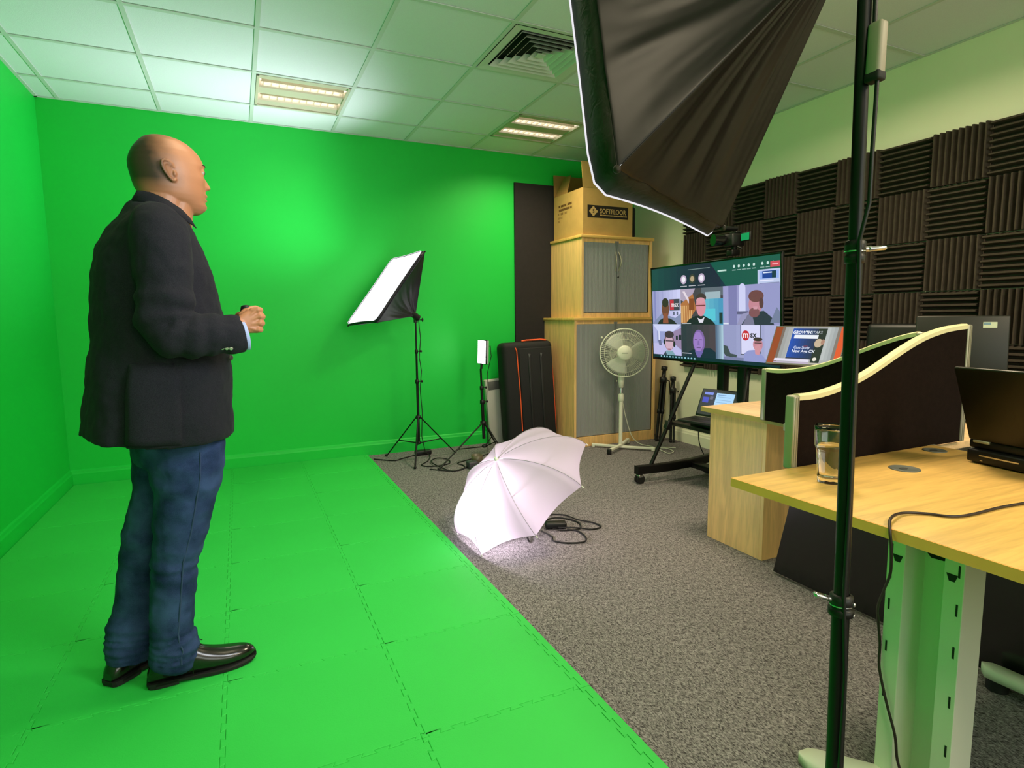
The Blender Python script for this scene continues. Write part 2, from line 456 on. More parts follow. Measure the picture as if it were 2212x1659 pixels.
# vertical position word / horizontal position word
ORD = ['first', 'second', 'third', 'fourth', 'fifth', 'sixth', 'seventh', 'eighth', 'ninth', 'tenth', 'eleventh', 'twelfth', 'thirteenth']
rw = ['top', 'second', 'third', 'fourth', 'bottom']
for r in range(5):
    for c_ in range(0, 13):
        y = 4.285-.3*c_-.15; z = 2.213-.3*r-.15
        horiz = (r+c_) % 2 == 0
        # ridge direction: vertical ridges => stack along y
        if fp is None: o = foam_proto().build('foam_tile', foam_m, loc=(0, 0, 0)); fp = o
        else: o = fp.copy(); COL.objects.link(o)
        o.location = (XR-.001, y, z)
        if horiz: o.rotation_euler = Matrix(((0, 0, -1), (0, 1, 0), (1, 0, 0))).to_euler()
        else: o.rotation_euler = Matrix(((0, 0, -1), (-1, 0, 0), (0, 1, 0))).to_euler()
        tag(o, 'charcoal foam tile with %s ridges, %s row, %s from the far corner' % ('level' if horiz else 'upright', rw[r], ORD[c_]), 'foam tile', 'acoustic foam tiles on the right wall')
# ================================================================ SOFTBOX BESIDE THE CAMERA + STAND
soft_black = mat('softbox_fabric', (40, 36, 32), .40, spec=.55, bump=.0)
# crinkled nylon: stretched wrinkle bump
def crinkle(name, rgb, rough, sx, strength=.5, dist=.02):
    M = mat(name, rgb, rough, spec=.32); N = M.node_tree.nodes; L = M.node_tree.links; b = N['Principled BSDF']
    tc = N.new('ShaderNodeTexCoord'); mp = N.new('ShaderNodeMapping'); mp.inputs['Scale'].default_value = sx
    L.new(tc.outputs['Object'], mp.inputs[0])
    n = N.new('ShaderNodeTexNoise'); n.inputs['Scale'].default_value = 3.0; n.inputs['Detail'].default_value = 3; n.inputs['Distortion'].default_value = .8
    L.new(mp.outputs[0], n.inputs['Vector'])
    bp = N.new('ShaderNodeBump'); bp.inputs['Strength'].default_value = strength; bp.inputs['Distance'].default_value = dist
    L.new(n.outputs[0], bp.inputs['Height']); L.new(bp.outputs[0], b.inputs['Normal'])
    return M
nylon = crinkle('black_nylon', (18, 15, 12), .36, (9, 9, 9), .06, .003)
nylon2 = crinkle('black_nylon_far', (26, 24, 34), .45, (9, 9, 9), .06, .003)
silver_in = mat('silver_lining', (210, 210, 210), .3, metal=.6)
def softbox(P, C, A, mats, parent, e_mat, billow=.012, lipname='rim', crease=1.0, lipm=None):
    """P: 4 front rim corners, C: 4 back-of-lip corners, A: apex. order BL, BR, TR, TL"""
    P = [Vector(p) for p in P]; C = [Vector(c) for c in C]; A = Vector(A)
    cen = sum(C, Vector())/4; nrm = (sum(P, Vector())/4-cen).normalized()
    n = 44
    names = ['lower_panel', 'side_panel', 'upper_panel', 'side_panel']
    for k in range(4):
        a, b_ = C[k], C[(k+1) % 4]; mb = MB(); vs = []; fs = []
        outn = ((a+b_)/2-cen); outn -= nrm*outn.dot(nrm); outn.normalize()
        for i in range(n+1):
            t = i/n*.93
            for j in range(n+1):
                s_ = j/n; p = (a.lerp(b_, s_)).lerp(A, t)
                fall = math.sin(PI*s_)*math.sin(PI*min(1, t*1.05))
                edge_ = min(1, 6*s_*(1-s_))*min(1, 5*t+.25)*(1-t*.8)
                fan = (noise.noise(Vector((s_*7+.5*t, t*.9+k*7, 3.1*k)))*.013+abs(noise.noise(Vector((s_*15+.8*t, t*1.3+k*5, 9+k))))*.011)*edge_
                sc = .5*(a-b_).length/.7+.5
                p = p-outn*(billow*2.0*fall*sc)+outn*fan*crease
                vs.append(p)
        for i in range(n):
            for j in range(n):
                q = i*(n+1)+j; fs.append((q, q+1, q+n+2, q+n+1))
        mb.add(vs, fs, 0, True)
        o = mb.build(names[k], mats, parent)
        so = o.modifiers.new('thickness', 'SOLIDIFY'); so.thickness = .0015; so.offset = -1
        ss = o.modifiers.new('smooth', 'SUBSURF'); ss.levels = 1; ss.render_levels = 1
    # ridge rods in the seams
    for k in range(4):
        pass
    # lip between seam and rim
    mb = MB()
    m_ = 12; rs = [[], [], []]
    for k in range(4):
        for j in range(m_):
            s_ = j/m_; bow = -.012*math.sin(PI*s_)
            for r_, src in ((0, C), (2, P)):
                a, b_ = src[k], src[(k+1) % 4]
                outn = ((a+b_)/2-(sum(src, Vector())/4)).normalized()
                rs[r_].append(a.lerp(b_, s_)+outn*(bow if r_ == 2 else bow*.3))
            rs[1].append((rs[0][-1]+rs[2][-1])/2+(rs[2][-1]-cen).normalized()*.002*math.sin(9*s_*PI))
    for _ in range(1): rs[2] = [(rs[2][i-1]+rs[2][i]*2+rs[2][(i+1) % len(rs[2])])/4 for i in range(len(rs[2]))]
    for _ in range(1): rs[1] = [(rs[1][i-1]+rs[1][i]*2+rs[1][(i+1) % len(rs[1])])/4 for i in range(len(rs[1]))]
    mb.rings(rs, 0, False, True)
    for c_ in C: mb.ell(tuple(c_), (.0045, .0045, .0045))
    o = mb.build(lipname, lipm or mats, parent); so = o.modifiers.new('thickness', 'SOLIDIFY'); so.thickness = .002; so.offset = 1
    # white front diffuser set slightly back from the rim, its edge showing
    mb = MB(); cp = sum(P, Vector())/4
    ring = [p-nrm*.004-(p-cp).normalized()*.004 for p in rs[2]]
    mid = [p.lerp(cp, .5)-nrm*.006 for p in rs[2]]
    ni = len(ring)
    mb.rings([ring, mid], 0, False, True)
    mb.add(mid+[cp-nrm*.007], [(j, (j+1) % ni, ni) for j in range(ni)], 0, True)
    mb.build('diffuser', e_mat, parent)
    # diffuser fabric edge round the rim, lamp glow put in as emission
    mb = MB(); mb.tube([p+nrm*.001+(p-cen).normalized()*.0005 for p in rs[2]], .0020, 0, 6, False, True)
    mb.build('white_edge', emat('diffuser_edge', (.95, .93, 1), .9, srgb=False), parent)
    return cen, nrm

near_e = emat('softbox_diffuser_near', (.95, .97, 1), E_SOFT_NEAR, srgb=False)
far_e = emat('softbox_diffuser_far', (.97, .97, 1), E_SOFT_FAR, srgb=False)
t = thing('softbox', (.85, .605, 1.70), 'large black hanging softbox seen from behind, high in front of the camera', 'softbox')
NC = [(.542, .778, 1.406), (.985, 1.007, 1.374), (.966, 1.138, 2.058), (.523, .910, 2.090)]
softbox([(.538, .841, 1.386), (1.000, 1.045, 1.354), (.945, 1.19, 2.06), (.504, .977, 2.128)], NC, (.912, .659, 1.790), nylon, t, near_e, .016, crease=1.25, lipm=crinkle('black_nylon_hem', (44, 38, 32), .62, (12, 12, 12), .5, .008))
mb = MB(); mb.cyl((.905, .672, 1.79), (.86, .76, 1.77), .03, 0, 16); mb.cyl((.915, .655, 1.83), (.875, .64, 1.76), .02, 0, 12); mb.cyl((.86, .61, 1.74), (.90, .65, 1.80), .014)
mb.build('lamp_holder', black_plastic, t)
for k, (p) in enumerate(NC):
    mb = MB(); q = Vector(p)*.97+Vector((.75, .96, 1.73))*.03; q = q.lerp(Vector((.75, .96, 1.73)), .12); mb.tube([Vector((.89, .665, 1.785)), (Vector((.89, .665, 1.785))+q)/2, q], .003, 0, 6); mb.build('rod', black_metal, t)

st = thing('light_stand', (.856, .581, 0), 'tall black telescopic light stand closest to the camera, carrying the hanging softbox', 'light stand')
px_, py_ = .851, .60
def pole_pt(z): u = (1.633-z)/1.198; return Vector((.850+.004*u, .605-.017*u, z))
mb = MB(); mb.cyl(pole_pt(1.27), pole_pt(1.745), .0097, 0, 20); mb.build('upper_pole', black_metal, st)
mb = MB(); mb.cyl(pole_pt(.72), pole_pt(1.272), .0112, 0, 20); mb.build('middle_pole', black_metal, st)
mb = MB(); mb.cyl(pole_pt(.02), pole_pt(.722), .0132, 0, 20); mb.build('lower_pole', black_metal, st)
def collar(z, r, knobdir, par, klen=.03):
    c = MB(); a = pole_pt(z-.022); b_ = pole_pt(z+.012)
    c.lathe([(r*.9, 0), (r*1.25, .002), (r*1.3, .012), (r*1.12, .014), (r*1.12, .017), (r*1.3, .019), (r*1.28, .033), (r*.9, .036)], a, (0, 0, 1), 0, 24)
    o = c.build('collar', black_plastic, par)
    k = MB(); d = Vector(knobdir).normalized(); p = pole_pt(z)
    k.cyl(p+d*r, p+d*(r+.014), .0045, 0, 12); k.build('bolt', chrome, o)
    k = MB(); sd = Vector((0, 0, 1)); w = d.cross(sd)
    k.bbox((-.004, -.006, -.0035), (klen, .006, .0035), .003, 0, frame(p+d*(r+.012), d, w)); k.build('lever', chrome, o)
    k = MB(); k.lathe([(r*1.31, 0), (r*1.34, .001), (r*1.31, .002)], pole_pt(z-.004), (0, 0, 1), 0, 24); k.build('ring', chrome, o)
    return o
collar(1.278, .0112, (1, -.35, .05), st, .026)
c2 = collar(.722, .0135, (-1, .5, .35), st, .02)
k = MB(); k.lathe([(.0137, 0), (.019, .002), (.019, .012), (.0137, .014)], pole_pt(.70), (0, 0, 1), 0, 24); k.build('clamp_ring', black_metal, c2)
k = MB()
for zz in (.722, .703): k.ell((.853+.008, .575, zz), (.003, .002, .0035))
k.build('rivet', chrome, c2)
for a in (60, 180, 300):
    d = Vector((math.cos(math.radians(a)), math.sin(math.radians(a)), 0)); p = pole_pt(.30)
    if a == 180: pass
    mb = MB(); mb.tube([pole_pt(.33)+d*.02, Vector((.856, .581, .01))+d*.34], .008, 0, 8); mb.tube([pole_pt(.12)+d*.01, Vector((.856, .581, .13))+d*.19], .005, 0, 8)
    o = mb.build('leg', black_metal, st)
    mb = MB(); mb.ell(tuple(Vector((.856, .581, .012))+d*.345), (.013, .013, .012)); mb.build('rubber_foot', rubber, o)
# lamp cable with inline rocker switch
cb = thing('lamp_cable', (.855, .58, 1.5), 'black cable with grey inline switch hanging down the near light stand', 'cable')
pts = [(.862, .60, 1.76), (.8535, .592, 1.66), (.853, .590, 1.595)]
mb = MB(); mb.tube(pts, .0032, 0, 8)
pts2 = [(.8465, .577, 1.513), (.843, .575, 1.47), (.8385, .573, 1.41), (.837, .572, 1.34), (.839, .585, 1.29)]
mb.tube(pts2, .0030, 0, 8)
mb.tube([(.839, .585, 1.29), (.842, .583, 1.2), (.840, .581, 1.05), (.8445, .582, .9), (.842, .58, .74), (.8445, .572, .6), (.843, .572, .45)], .0030, 0, 8)
mb.build('cord', black_plastic, cb)
sw = MB(); Msw = frame((.8500, .583, 1.554), (0.06, .03, 1), (1, .0, 0))
sw.bbox((-.041, -.0088, -.011), (.041, .0088, .011), .005, 0, Msw, 3); so_ = sw.build('inline_switch', mat('grey_plastic', (148, 138, 122), .5), cb); so_['label'] = 'grey inline switch'
k = MB(); k.bbox((-.010, .0075, -.005), (.012, .0125, .005), .002, 0, Msw); k.build('rocker', mat('dark_red_plastic', (70, 20, 18), .3), so_)
k = MB(); k.bbox((-.0425, -.0092, -.0114), (-.029, .0092, .0114), .003, 0, Msw); k.build('end_cap', rubber, so_)

# ================================================================ FAR SOFTBOX + STAND
def tripod_stand(name, base, top, label, feet, hub_z=.36, r=.011, brace_z=.14, group=None, lean=(0, 0)):
    base = Vector(base); T = Vector(top)
    s_ = thing(name, base, label, 'light stand', group)
    P = lambda z: base.lerp(T, z/T.z)
    zs = [(.13, .48*T.z+.1, r), (.48*T.z+.1, .78*T.z, r*.82), (.78*T.z, T.z, r*.62)]
    for a, b_, rr in zs:
        mb = MB(); mb.cyl(P(a), P(b_), rr, 0, 14); mb.build('pole', black_metal, s_)
    for a, b_, rr in zs[:2]:
        mb = MB(); mb.lathe([(rr, 0), (rr*1.5, .003), (rr*1.5, .032), (rr, .036)], P(b_-.02), (0, 0, 1), 0, 16)
        o = mb.build('collar', black_plastic, s_)
        mb = MB(); mb.cyl(P(b_)+Vector((rr, 0, 0)), P(b_)+Vector((rr+.022, -.006, 0)), .004, 0, 8); mb.ell(tuple(P(b_)+Vector((rr+.028, -.008, 0))), (.010, .006, .011)); mb.build('knob', black_plastic, o)
    mb = MB(); mb.lathe([(r, 0), (r*1.9, .004), (r*1.9, .028), (r, .03)], P(hub_z-.015), (0, 0, 1), 0, 16); mb.build('hub', black_plastic, s_)
    mb = MB(); mb.lathe([(r, 0), (r*1.6, .004), (r*1.6, .022), (r, .025)], P(brace_z-.01), (0, 0, 1), 0, 16); mb.build('lower_hub', black_plastic, s_)
    for fx, fy in feet:
        f = Vector((fx, fy, .012)); d = (f-P(0)); d.z = 0; dn = d.normalized()
        mb = MB(); a = P(hub_z)+dn*.018; mb.tube([a, f], .0075, 0, 8, flat=.7)
        o = mb.build('leg', black_metal, s_)
        mb = MB(); mid = a.lerp(f, .60); mb.tube([P(brace_z)+dn*.012, mid], .0045, 0, 8); mb.build('brace', black_metal, o)
        mb = MB(); mb.ell(tuple(f+dn*.006), (.012, .012, .012)); mb.build('rubber_foot', rubber, o)
    return s_, P
s1, P1 = tripod_stand('light_stand', (1.325, 4.74, 0), (1.325, 4.74, 1.17), 'black tripod light stand carrying the white-faced softbox by the green wall', [(1.10, 4.955), (1.205, 4.44), (1.665, 4.81)])
t = thing('softbox', (1.333, 4.715, 1.17), 'black softbox with glowing white front tilted up by the green wall', 'softbox')
def far_frame(u, v, n):
    U = Vector((.265, -.963, .053)); V = Vector((.597, .207, .775)); Nn = Vector((-.758, -.174, .629))
    return Vector((1.055, 4.652, 1.427))+U*u+V*v+Nn*n
Pf = [far_frame(a, b_, .0) for a, b_ in ((-.25, -.35), (.25, -.35), (.25, .35), (-.25, .35))]
Cf = [far_frame(a, b_, -.02) for a, b_ in ((-.25, -.35), (.25, -.35), (.25, .35), (-.25, .35))]
# push the rear wall side clear of the wall
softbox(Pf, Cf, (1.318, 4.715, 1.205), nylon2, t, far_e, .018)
mb = MB(); mb.cyl((1.27, 4.70, 1.235), (1.345, 4.72, 1.185), .026, 0, 14); mb.build('lamp_holder', black_plastic, t)
mb = MB(); mb.box((1.312, 4.725, 1.15), (1.340, 4.755, 1.20)); mb.cyl((1.335, 4.74, 1.172), (1.375, 4.735, 1.172), .004); mb.ell((1.383, 4.735, 1.172), (.008, .006, .018)); mb.build('tilt_bracket', black_plastic, t, bevel=.004)
mb = MB(); mb.tube([(1.345, 4.72, 1.17), (1.362, 4.735, 1.02), (1.345, 4.728, .86), (1.36, 4.725, .75), (1.345, 4.728, .6), (1.36, 4.735, .4), (1.345, 4.72, .2), (1.40, 4.79, .01)], .0035, 0, 6)
tag(mb.build('lamp_cable', rubber), 'black cable running down the light stand of the far softbox', 'cable')

def softlight(name, c, n, w, h, power, spread):
    q = Vector(n).normalized().to_track_quat('-Z', 'Y').to_euler()
    return area(name, Vector(c)+Vector(n).normalized()*.012, q, w, h, power, COOL, math.radians(spread))
softlight('softbox_lamp_near', (.754, 1.013, 1.732), (-.46, .87, -.18), .42, .6, E_NEAR_W, 120)
softlight('softbox_lamp_far', (1.055, 4.652, 1.427), (-.758, -.174, .629), .42, .5, E_FAR_W, 100)
# small LED panel on the second stand
s2, P2_ = tripod_stand('light_stand', (1.905, 4.70, 0), (1.88, 4.70, .745), 'short black tripod light stand carrying the bright LED panel', [(1.364, 4.31), (2.10, 4.88), (2.03, 4.56)], hub_z=.27, r=.014, brace_z=.06)
led = thing('led_panel', (1.88, 4.70, .74), 'small glowing LED light panel on the short tripod stand', 'light')
MF = frame((1.893, 4.70, .89), (.10, -.995, .0), (.03, .0, 1))      # x: width, y: up, z: facing
mb = MB(); mb.bbox((-.075, -.105, -.018), (.075, .105, .0), .006, 0, MF); mb.build('housing', black_plastic, led)
mb = MB(); mb.bbox((-.068, -.098, .0), (.068, .098, .004), .003, 0, MF); o = mb.build('led_face', emat('led_face', (1, 1, 1), E_LED, srgb=False), led); o['label'] = 'brightly glowing face'
for sgn in (1, -1):
    mb = MB(); mb.bbox((sgn*.078-.001, -.10, .0), (sgn*.078+.001, .10, .018), .001, 0, MF @ Matrix.Rotation(sgn*.35, 4, 'Y')); mb.build('barn_door', mat('frosted', (225, 228, 235), .4, trans=.4), led)
mb = MB(); mb.cyl((1.885, 4.70, .745), (1.888, 4.70, .775), .010, 0, 12); mb.ell((1.888, 4.70, .785), (.013, .013, .013)); mb.build('ball_mount', black_plastic, led)
mb = MB(); mb.tube([(1.93, 4.70, .93), (1.975, 4.705, .94), (1.985, 4.71, .85), (1.95, 4.72, .70), (1.94, 4.72, .45), (1.945, 4.72, .2), (1.93, 4.68, .01)], .0032, 0, 6)
tag(mb.build('lamp_cable', rubber), 'black cable looping from the LED panel down its stand', 'cable')

# floor cables by the stands
def cable(pts, r, label, name='power_cable', m=rubber, close=False, group=None):
    # smooth catmull-rom
    P = [Vector(p) for p in pts]; out = []
    for i in range(len(P)-1):
        p0, p1, p2, p3 = P[max(i-1, 0)], P[i], P[i+1], P[min(i+2, len(P)-1)]
        for k in range(6):
            u = k/6
            out.append(.5*((2*p1)+(p2-p0)*u+(2*p0-5*p1+4*p2-p3)*u*u+(3*p1-p0-3*p2+p3)*u**3))
    out.append(P[-1])
    mb = MB(); mb.tube(out, r, 0, 8)
    return tag(mb.build(name, m), label, 'cable', group)
z_ = .006
cable([(.975, 4.90, z_), (1.111, 4.766, z_), (1.201, 4.811, z_), (1.32, 4.87, z_), (1.405, 4.84, z_+.02), (1.43, 4.78, z_), (1.36, 4.62, z_), (1.28, 4.52, z_), (1.313, 4.45, z_), (1.40, 4.43, z_), (1.50, 4.47, z_), (1.53, 4.60, z_), (1.46, 4.66, z_+.006), (1.37, 4.55, z_+.008), (1.40, 4.30, z_+.004), (1.45, 4.22, z_), (1.54, 4.258, z_), (1.60, 4.28, .012)], .0045, 'black power cable coiled on the carpet below the far softbox')
cable([(1.30, 4.36, z_), (1.42, 4.24, z_), (1.52, 4.23, z_), (1.58, 4.33, z_), (1.56, 4.44, z_), (1.66, 4.50, z_), (1.78, 4.56, z_), (1.92, 4.64, z_)], .0042, 'black cable on the carpet between the two light stands', )
mb = MB(); mb.bbox((1.33, 4.85, .004), (1.47, 4.92, .042), .008); tag(mb.build('power_adapter', black_plastic), 'black power adapter on the floor by the skirting, behind the softbox stand', 'adapter')
e = thing('extension_socket', (1.66, 4.28, 0), 'small dark socket block with plug beside the white umbrella', 'socket')
mb = MB(); mb.bbox((1.58, 4.22, .003), (1.66, 4.30, .055), .008); mb.build('plug', mat('plug_grey', (60, 58, 66), .5), e)
mb = MB(); mb.lathe([(0, 0), (.045, 0), (.048, .075), (.043, .075), (.04, .01), (0, .01)], (1.70, 4.36, .002), (0, 0, 1), 0, 24); mb.build('cup', mat('cup_brown', (92, 84, 66), .4), e)

# ================================================================ UMBRELLA
ub = thing('photo_umbrella', (1.34, 2.79, 0), 'white translucent photo umbrella lying on the carpet, lit from inside', 'umbrella')
Rm = Matrix(((-0.734, -0.2672, -0.6244), (0.3626, -0.9315, -0.0275), (-0.5743, -0.2466, 0.7806))).to_4x4()
UM = Matrix.Translation((1.3398, 2.7899, .2573)) @ Rm
RU, HU = .4282, .232
UF = bpy.data.materials.new('umbrella_fabric'); UF.use_nodes = True
N = UF.node_tree.nodes; L = UF.node_tree.links; N.remove(N['Principled BSDF'])
df = N.new('ShaderNodeBsdfDiffuse'); df.inputs[0].default_value = (.46, .44, .46, 1)
tr = N.new('ShaderNodeBsdfTranslucent'); tr.inputs[0].default_value = (.78, .66, .78, 1)
mx = N.new('ShaderNodeMixShader'); mx.inputs[0].default_value = .5
L.new(df.outputs[0], mx.inputs[1]); L.new(tr.outputs[0], mx.inputs[2]); L.new(mx.outputs[0], N['Material Output'].inputs[0])
def uprof(t, gore):    # t 0 apex..1 edge ; gore 0 at rib .. 1 mid panel
    r = RU*math.sin(t*PI/2*.93)/math.sin(PI/2*.93)
    z = HU*(math.cos(t*PI/2*.93)-math.cos(PI/2*.93))/(1-math.cos(PI/2*.93))
    return r, z
mb = MB(); nT, nS = 14, 8; vs = []; fs = []
for i in range(nT+1):
    t_ = max(i/nT, .02)
    r, z = uprof(t_, 0)
    for k in range(8):
        for j in range(nS):
            s_ = j/nS; a0 = k*PI/4; a1 = (k+1)*PI/4
            p = Vector((r*math.cos(a0), r*math.sin(a0), z)).lerp(Vector((r*math.cos(a1), r*math.sin(a1), z)), s_)
            g = math.sin(PI*s_)
            # scalloped hem pulls the mid-panel towards the apex, cloth sags inward a bit
            if t_ > .5: p *= 1-.05*g*((t_-.5)/.5)**2
            p.z -= .012*g*math.sin(PI*t_)
            if t_ > .5: p.z += .010*g*((t_-.5)/.5)**2
            vs.append(p)
M_ = 8*nS
for i in range(nT):
    for j in range(M_): fs.append((i*M_+j, i*M_+(j+1) % M_, (i+1)*M_+(j+1) % M_, (i+1)*M_+j))
mb.add(vs, fs, 0, True, UM)
mb.build('canopy', UF, ub)
rib_m = mat('rib_grey', (170, 166, 172), .4, metal=.5)
for k in range(8):
    a = k*PI/4; pts = []
    for i in range(1, 13):
        r, z = uprof(i/12, 0); pts.append(UM @ Vector((r*math.cos(a)*1.004, r*math.sin(a)*1.004, z+.0015)))
    mb = MB(); mb.tube(pts, .0013, 0, 6)
    o = mb.build('rib', rib_m, ub)
    e_ = pts[-1]; d = (pts[-1]-pts[-2]).normalized()
    mb = MB(); mb.tube([e_, e_+d*.014], [.0028, .0035], 0, 8); mb.build('rib_tip', white_gloss, o)
    st_ = UM @ Vector((0, 0, .02)); mp_ = pts[5]
    mb = MB(); mb.tube([st_, mp_-(UM.to_3x3() @ Vector((0, 0, .003)))], .0012, 0, 5); mb.build('stretcher', rib_m, o)
mb = MB(); mb.tube([UM @ Vector((0, 0, HU+.004)), UM @ Vector((0, 0, -.115))], .004, 0, 10); mb.build('shaft', chrome, ub)
mb = MB(); mb.tube([UM @ Vector((0, 0, HU-.006)), UM @ Vector((0, 0, HU+.016))], [.013, .006], 0, 14); mb.build('crown_cap', white_gloss, ub)
# lamp under the umbrella
lp = thing('floor_lamp', (1.38, 2.80, 0), 'low lamp with bright bulb tucked under the white umbrella', 'lamp')
bulbpos = Vector((1.135, 2.745, .105))
mb = MB(); mb.ell(tuple(bulbpos), (.032, .032, .04)); mb.build('bulb', emat('bulb', (1, .9, 1), 12, srgb=False), lp)
mb = MB(); mb.cyl(tuple(bulbpos+Vector((.03, .005, -.01))), (1.32, 2.79, .085), .02, 0, 14); mb.cyl((1.32, 2.79, .085), (1.36, 2.80, .08), .03, 0, 14); mb.build('lamp_socket', black_plastic, lp)
mb = MB(); mb.cyl((1.35, 2.80, .02), (1.35, 2.80, .09), .009)
for a in (20, 140, 260):
    mb.tube([(1.35, 2.80, .05), (1.35+.13*math.cos(math.radians(a)), 2.80+.13*math.sin(math.radians(a)), .008)], .005, 0, 6)
mb.build('mini_stand', black_metal, lp)
pl = bpy.data.lights.new('umbrella_bulb_light', 'POINT'); pl.energy = E_UMB; pl.color = (1, .86, .98); pl.shadow_soft_size = .03
po = bpy.data.objects.new('umbrella_bulb_light', pl); COL.objects.link(po); po.location = bulbpos+Vector((-.0, 0, .06))
# cables behind the umbrella
cable([(1.44, 2.82, .012), (1.58, 2.93, z_), (1.66, 2.92, z_), (1.71, 2.83, z_), (1.70, 2.76, z_), (1.661, 2.718, z_), (1.58, 2.73, z_), (1.52, 2.76, .012)], .0042, 'black cable looped on the carpet right behind the white umbrella')
cable([(1.46, 2.86, .012), (1.60, 2.99, z_), (1.70, 2.96, z_), (1.728, 2.83, .011), (1.785, 2.77, z_), (1.79, 2.69, z_), (1.72, 2.68, z_), (1.655, 2.72, .012), (1.56, 2.77, .012)], .0042, 'longer black cable loop reaching furthest right of the umbrella')
cable([(1.45, 2.76, .012), (1.47, 2.68, z_), (1.448, 2.625, z_), (1.50, 2.565, z_), (1.585, 2.54, z_), (1.629, 2.594, z_), (1.639, 2.69, z_), (1.60, 2.74, z_)], .0042, 'thin black cable loop nearest the camera on the carpet by the umbrella')
mb = MB(); mb.bbox((-.06, -.028, -.016), (.06, .028, .016), .008, 0, frame((1.56, 2.80, .02), (.9, -.3, 0), (.3, .9, 0))); tag(mb.build('power_adapter', black_plastic), 'black power brick on the carpet behind the white umbrella', 'adapter')
# ================================================================ STACKED TAMBOUR CABINETS
def tambour_mat():
    M = mat('tambour_grey', (146, 148, 150), .55); N = M.node_tree.nodes; L = M.node_tree.links; b = N['Principled BSDF']
    tc = N.new('ShaderNodeTexCoord'); wv = N.new('ShaderNodeTexWave'); wv.wave_type = 'BANDS'; wv.bands_direction = 'X'
    wv.inputs['Scale'].default_value = 22; L.new(tc.outputs['Object'], wv.inputs['Vector'])
    bp = N.new('ShaderNodeBump'); bp.inputs['Strength'].default_value = .5; bp.inputs['Distance'].default_value = .003
    L.new(wv.outputs[0], bp.inputs['Height']); L.new(bp.outputs[0], b.inputs['Normal'])
    return M
tamb = tambour_mat()
def cabinet(x0, x1, y0, y1, z0, z1, label, handles=True, kick=.09):
    c = thing('tambour_cabinet', ((x0+x1)/2, (y0+y1)/2, z0), label, 'cabinet', 'stacked tambour cabinets')
    s_ = .022; zb = z0+kick
    mb = MB(); mb.box((x0, y0, z0), (x0+s_, y1, z1-.026)); mb.box((x1-s_, y0, z0), (x1, y1, z1-.026)); mb.box((x0+s_, y1-.012, z0), (x1-s_, y1, z1-.026)); mb.box((x0+s_, y0+.008, z0), (x1-s_, y1-.013, zb))
    mb.box((x0+s_, y0+.02, z1-.06), (x1-s_, y0+.035, z1-.026))
    mb.build('carcass', beech_v, c, bevel=.0015)
    mb = MB(); mb.bbox((x0-.012, y0-.012, z1-.026), (x1+.012, y1, z1), .003); mb.build('top', beech, c)
    xm = (x0+x1)/2
    for k, (a, b_) in enumerate(((x0+s_+.012, xm-.004), (xm+.004, x1-s_-.012))):
        mb = MB(); mb.box((a, y0+.022, zb+.005), (b_, y0+.034, z1-.04))
        d = mb.build('shutter', tamb, c)
        mb = MB()
        ex = (xm-.018, xm-.002) if k == 0 else (xm+.002, xm+.018)
        mb.bbox((ex[0], y0+.014, zb+.006), (ex[1], y0+.03, z1-.042), .002); mb.build('leading_edge', mat('grey_trim', (128, 130, 132), .4), d)
        if handles:
            hx_ = xm-.016 if k == 0 else xm+.016; zc = (z0+z1)/2+.14; sg = -1 if k == 0 else 1
            pts = [(hx_+sg*.012*math.sin(PI*i/10)-sg*.002, y0+.012-.028*math.sin(PI*i/10), zc-.085+.017*i) for i in range(11)]
            mb = MB(); mb.tube(pts, .0055, 0, 8); mb.build('handle', alu, d)
    mb = MB(); mb.cyl((xm+.010, y0+.014, (z0+z1)/2+.0), (xm+.010, y0+.006, (z0+z1)/2), .008, 0, 14); mb.build('lock', chrome, c)
    mb = MB(); mb.box((x0+s_, y0+.030, zb), (x1-s_, y0+.034, zb+.006)); mb.box((x0+s_, y0+.030, z1-.042), (x1-s_, y0+.034, z1-.036)); mb.box((x0+s_, y0+.024, zb), (x0+s_+.012, y0+.034, z1-.036)); mb.box((x1-s_-.012, y0+.024, zb), (x1-s_, y0+.034, z1-.036)); mb.build('track', black_plastic, c)
    return c
cabinet(2.70, 3.60, 4.50, 5.065, 0, 1.178, 'large wooden cabinet with grey shutters standing on the floor behind the fan', handles=False)
cabinet(2.775, 3.545, 4.505, 5.065, 1.1785, 1.905, 'smaller wooden cabinet with grey shutters and handles, stacked on the large cabinet', kick=.04)

# ================================================================ CARDBOARD BOX
cbx = thing('cardboard_box', (3.06, 4.78, 1.906), 'open brown cardboard box with black printed label on top of the cabinets', 'box')
x0, x1, y0, y1, z0, z1, tk = 2.795, 3.325, 4.52, 5.04, 1.906, 2.312, .006
mb = MB(); mb.box((x0, y0, z0), (x1, y0+tk, z1)); mb.box((x0, y1-tk, z0), (x1, y1, z1)); mb.box((x0, y0+tk, z0), (x0+tk, y1-tk, z1)); mb.box((x1-tk, y0+tk, z0), (x1, y1-tk, z1)); mb.box((x0+tk, y0+tk, z0), (x1-tk, y1-tk, z0+tk))
mb.build('carton', card, cbx, bevel=.002)
def flap(p, d, w, name='flap', m=card):
    p = [Vector(q) for q in p]; d = Vector(d); ins = (p[1]-p[0]).normalized()*.006
    nn = (p[1]-p[0]).cross(d).normalized()*.005
    mb = MB(); mb.prism([p[0], p[1], p[1]+d-ins, p[0]+d+ins], nn); mb.build(name, m, cbx, bevel=.0012)
flap([(x0, y0+.003, z1), (x1, y0+.003, z1)], (-.055, -.05, .205), 0)      # front flap raised, leaning
flap([(x1, y1-.003, z1), (x0, y1-.003, z1)], (.0, .025, .215), 0, m=card_in)
flap([(x0+.003, y1, z1), (x0+.003, y0, z1)], (-.075, .03, -.02), 0) if False else None
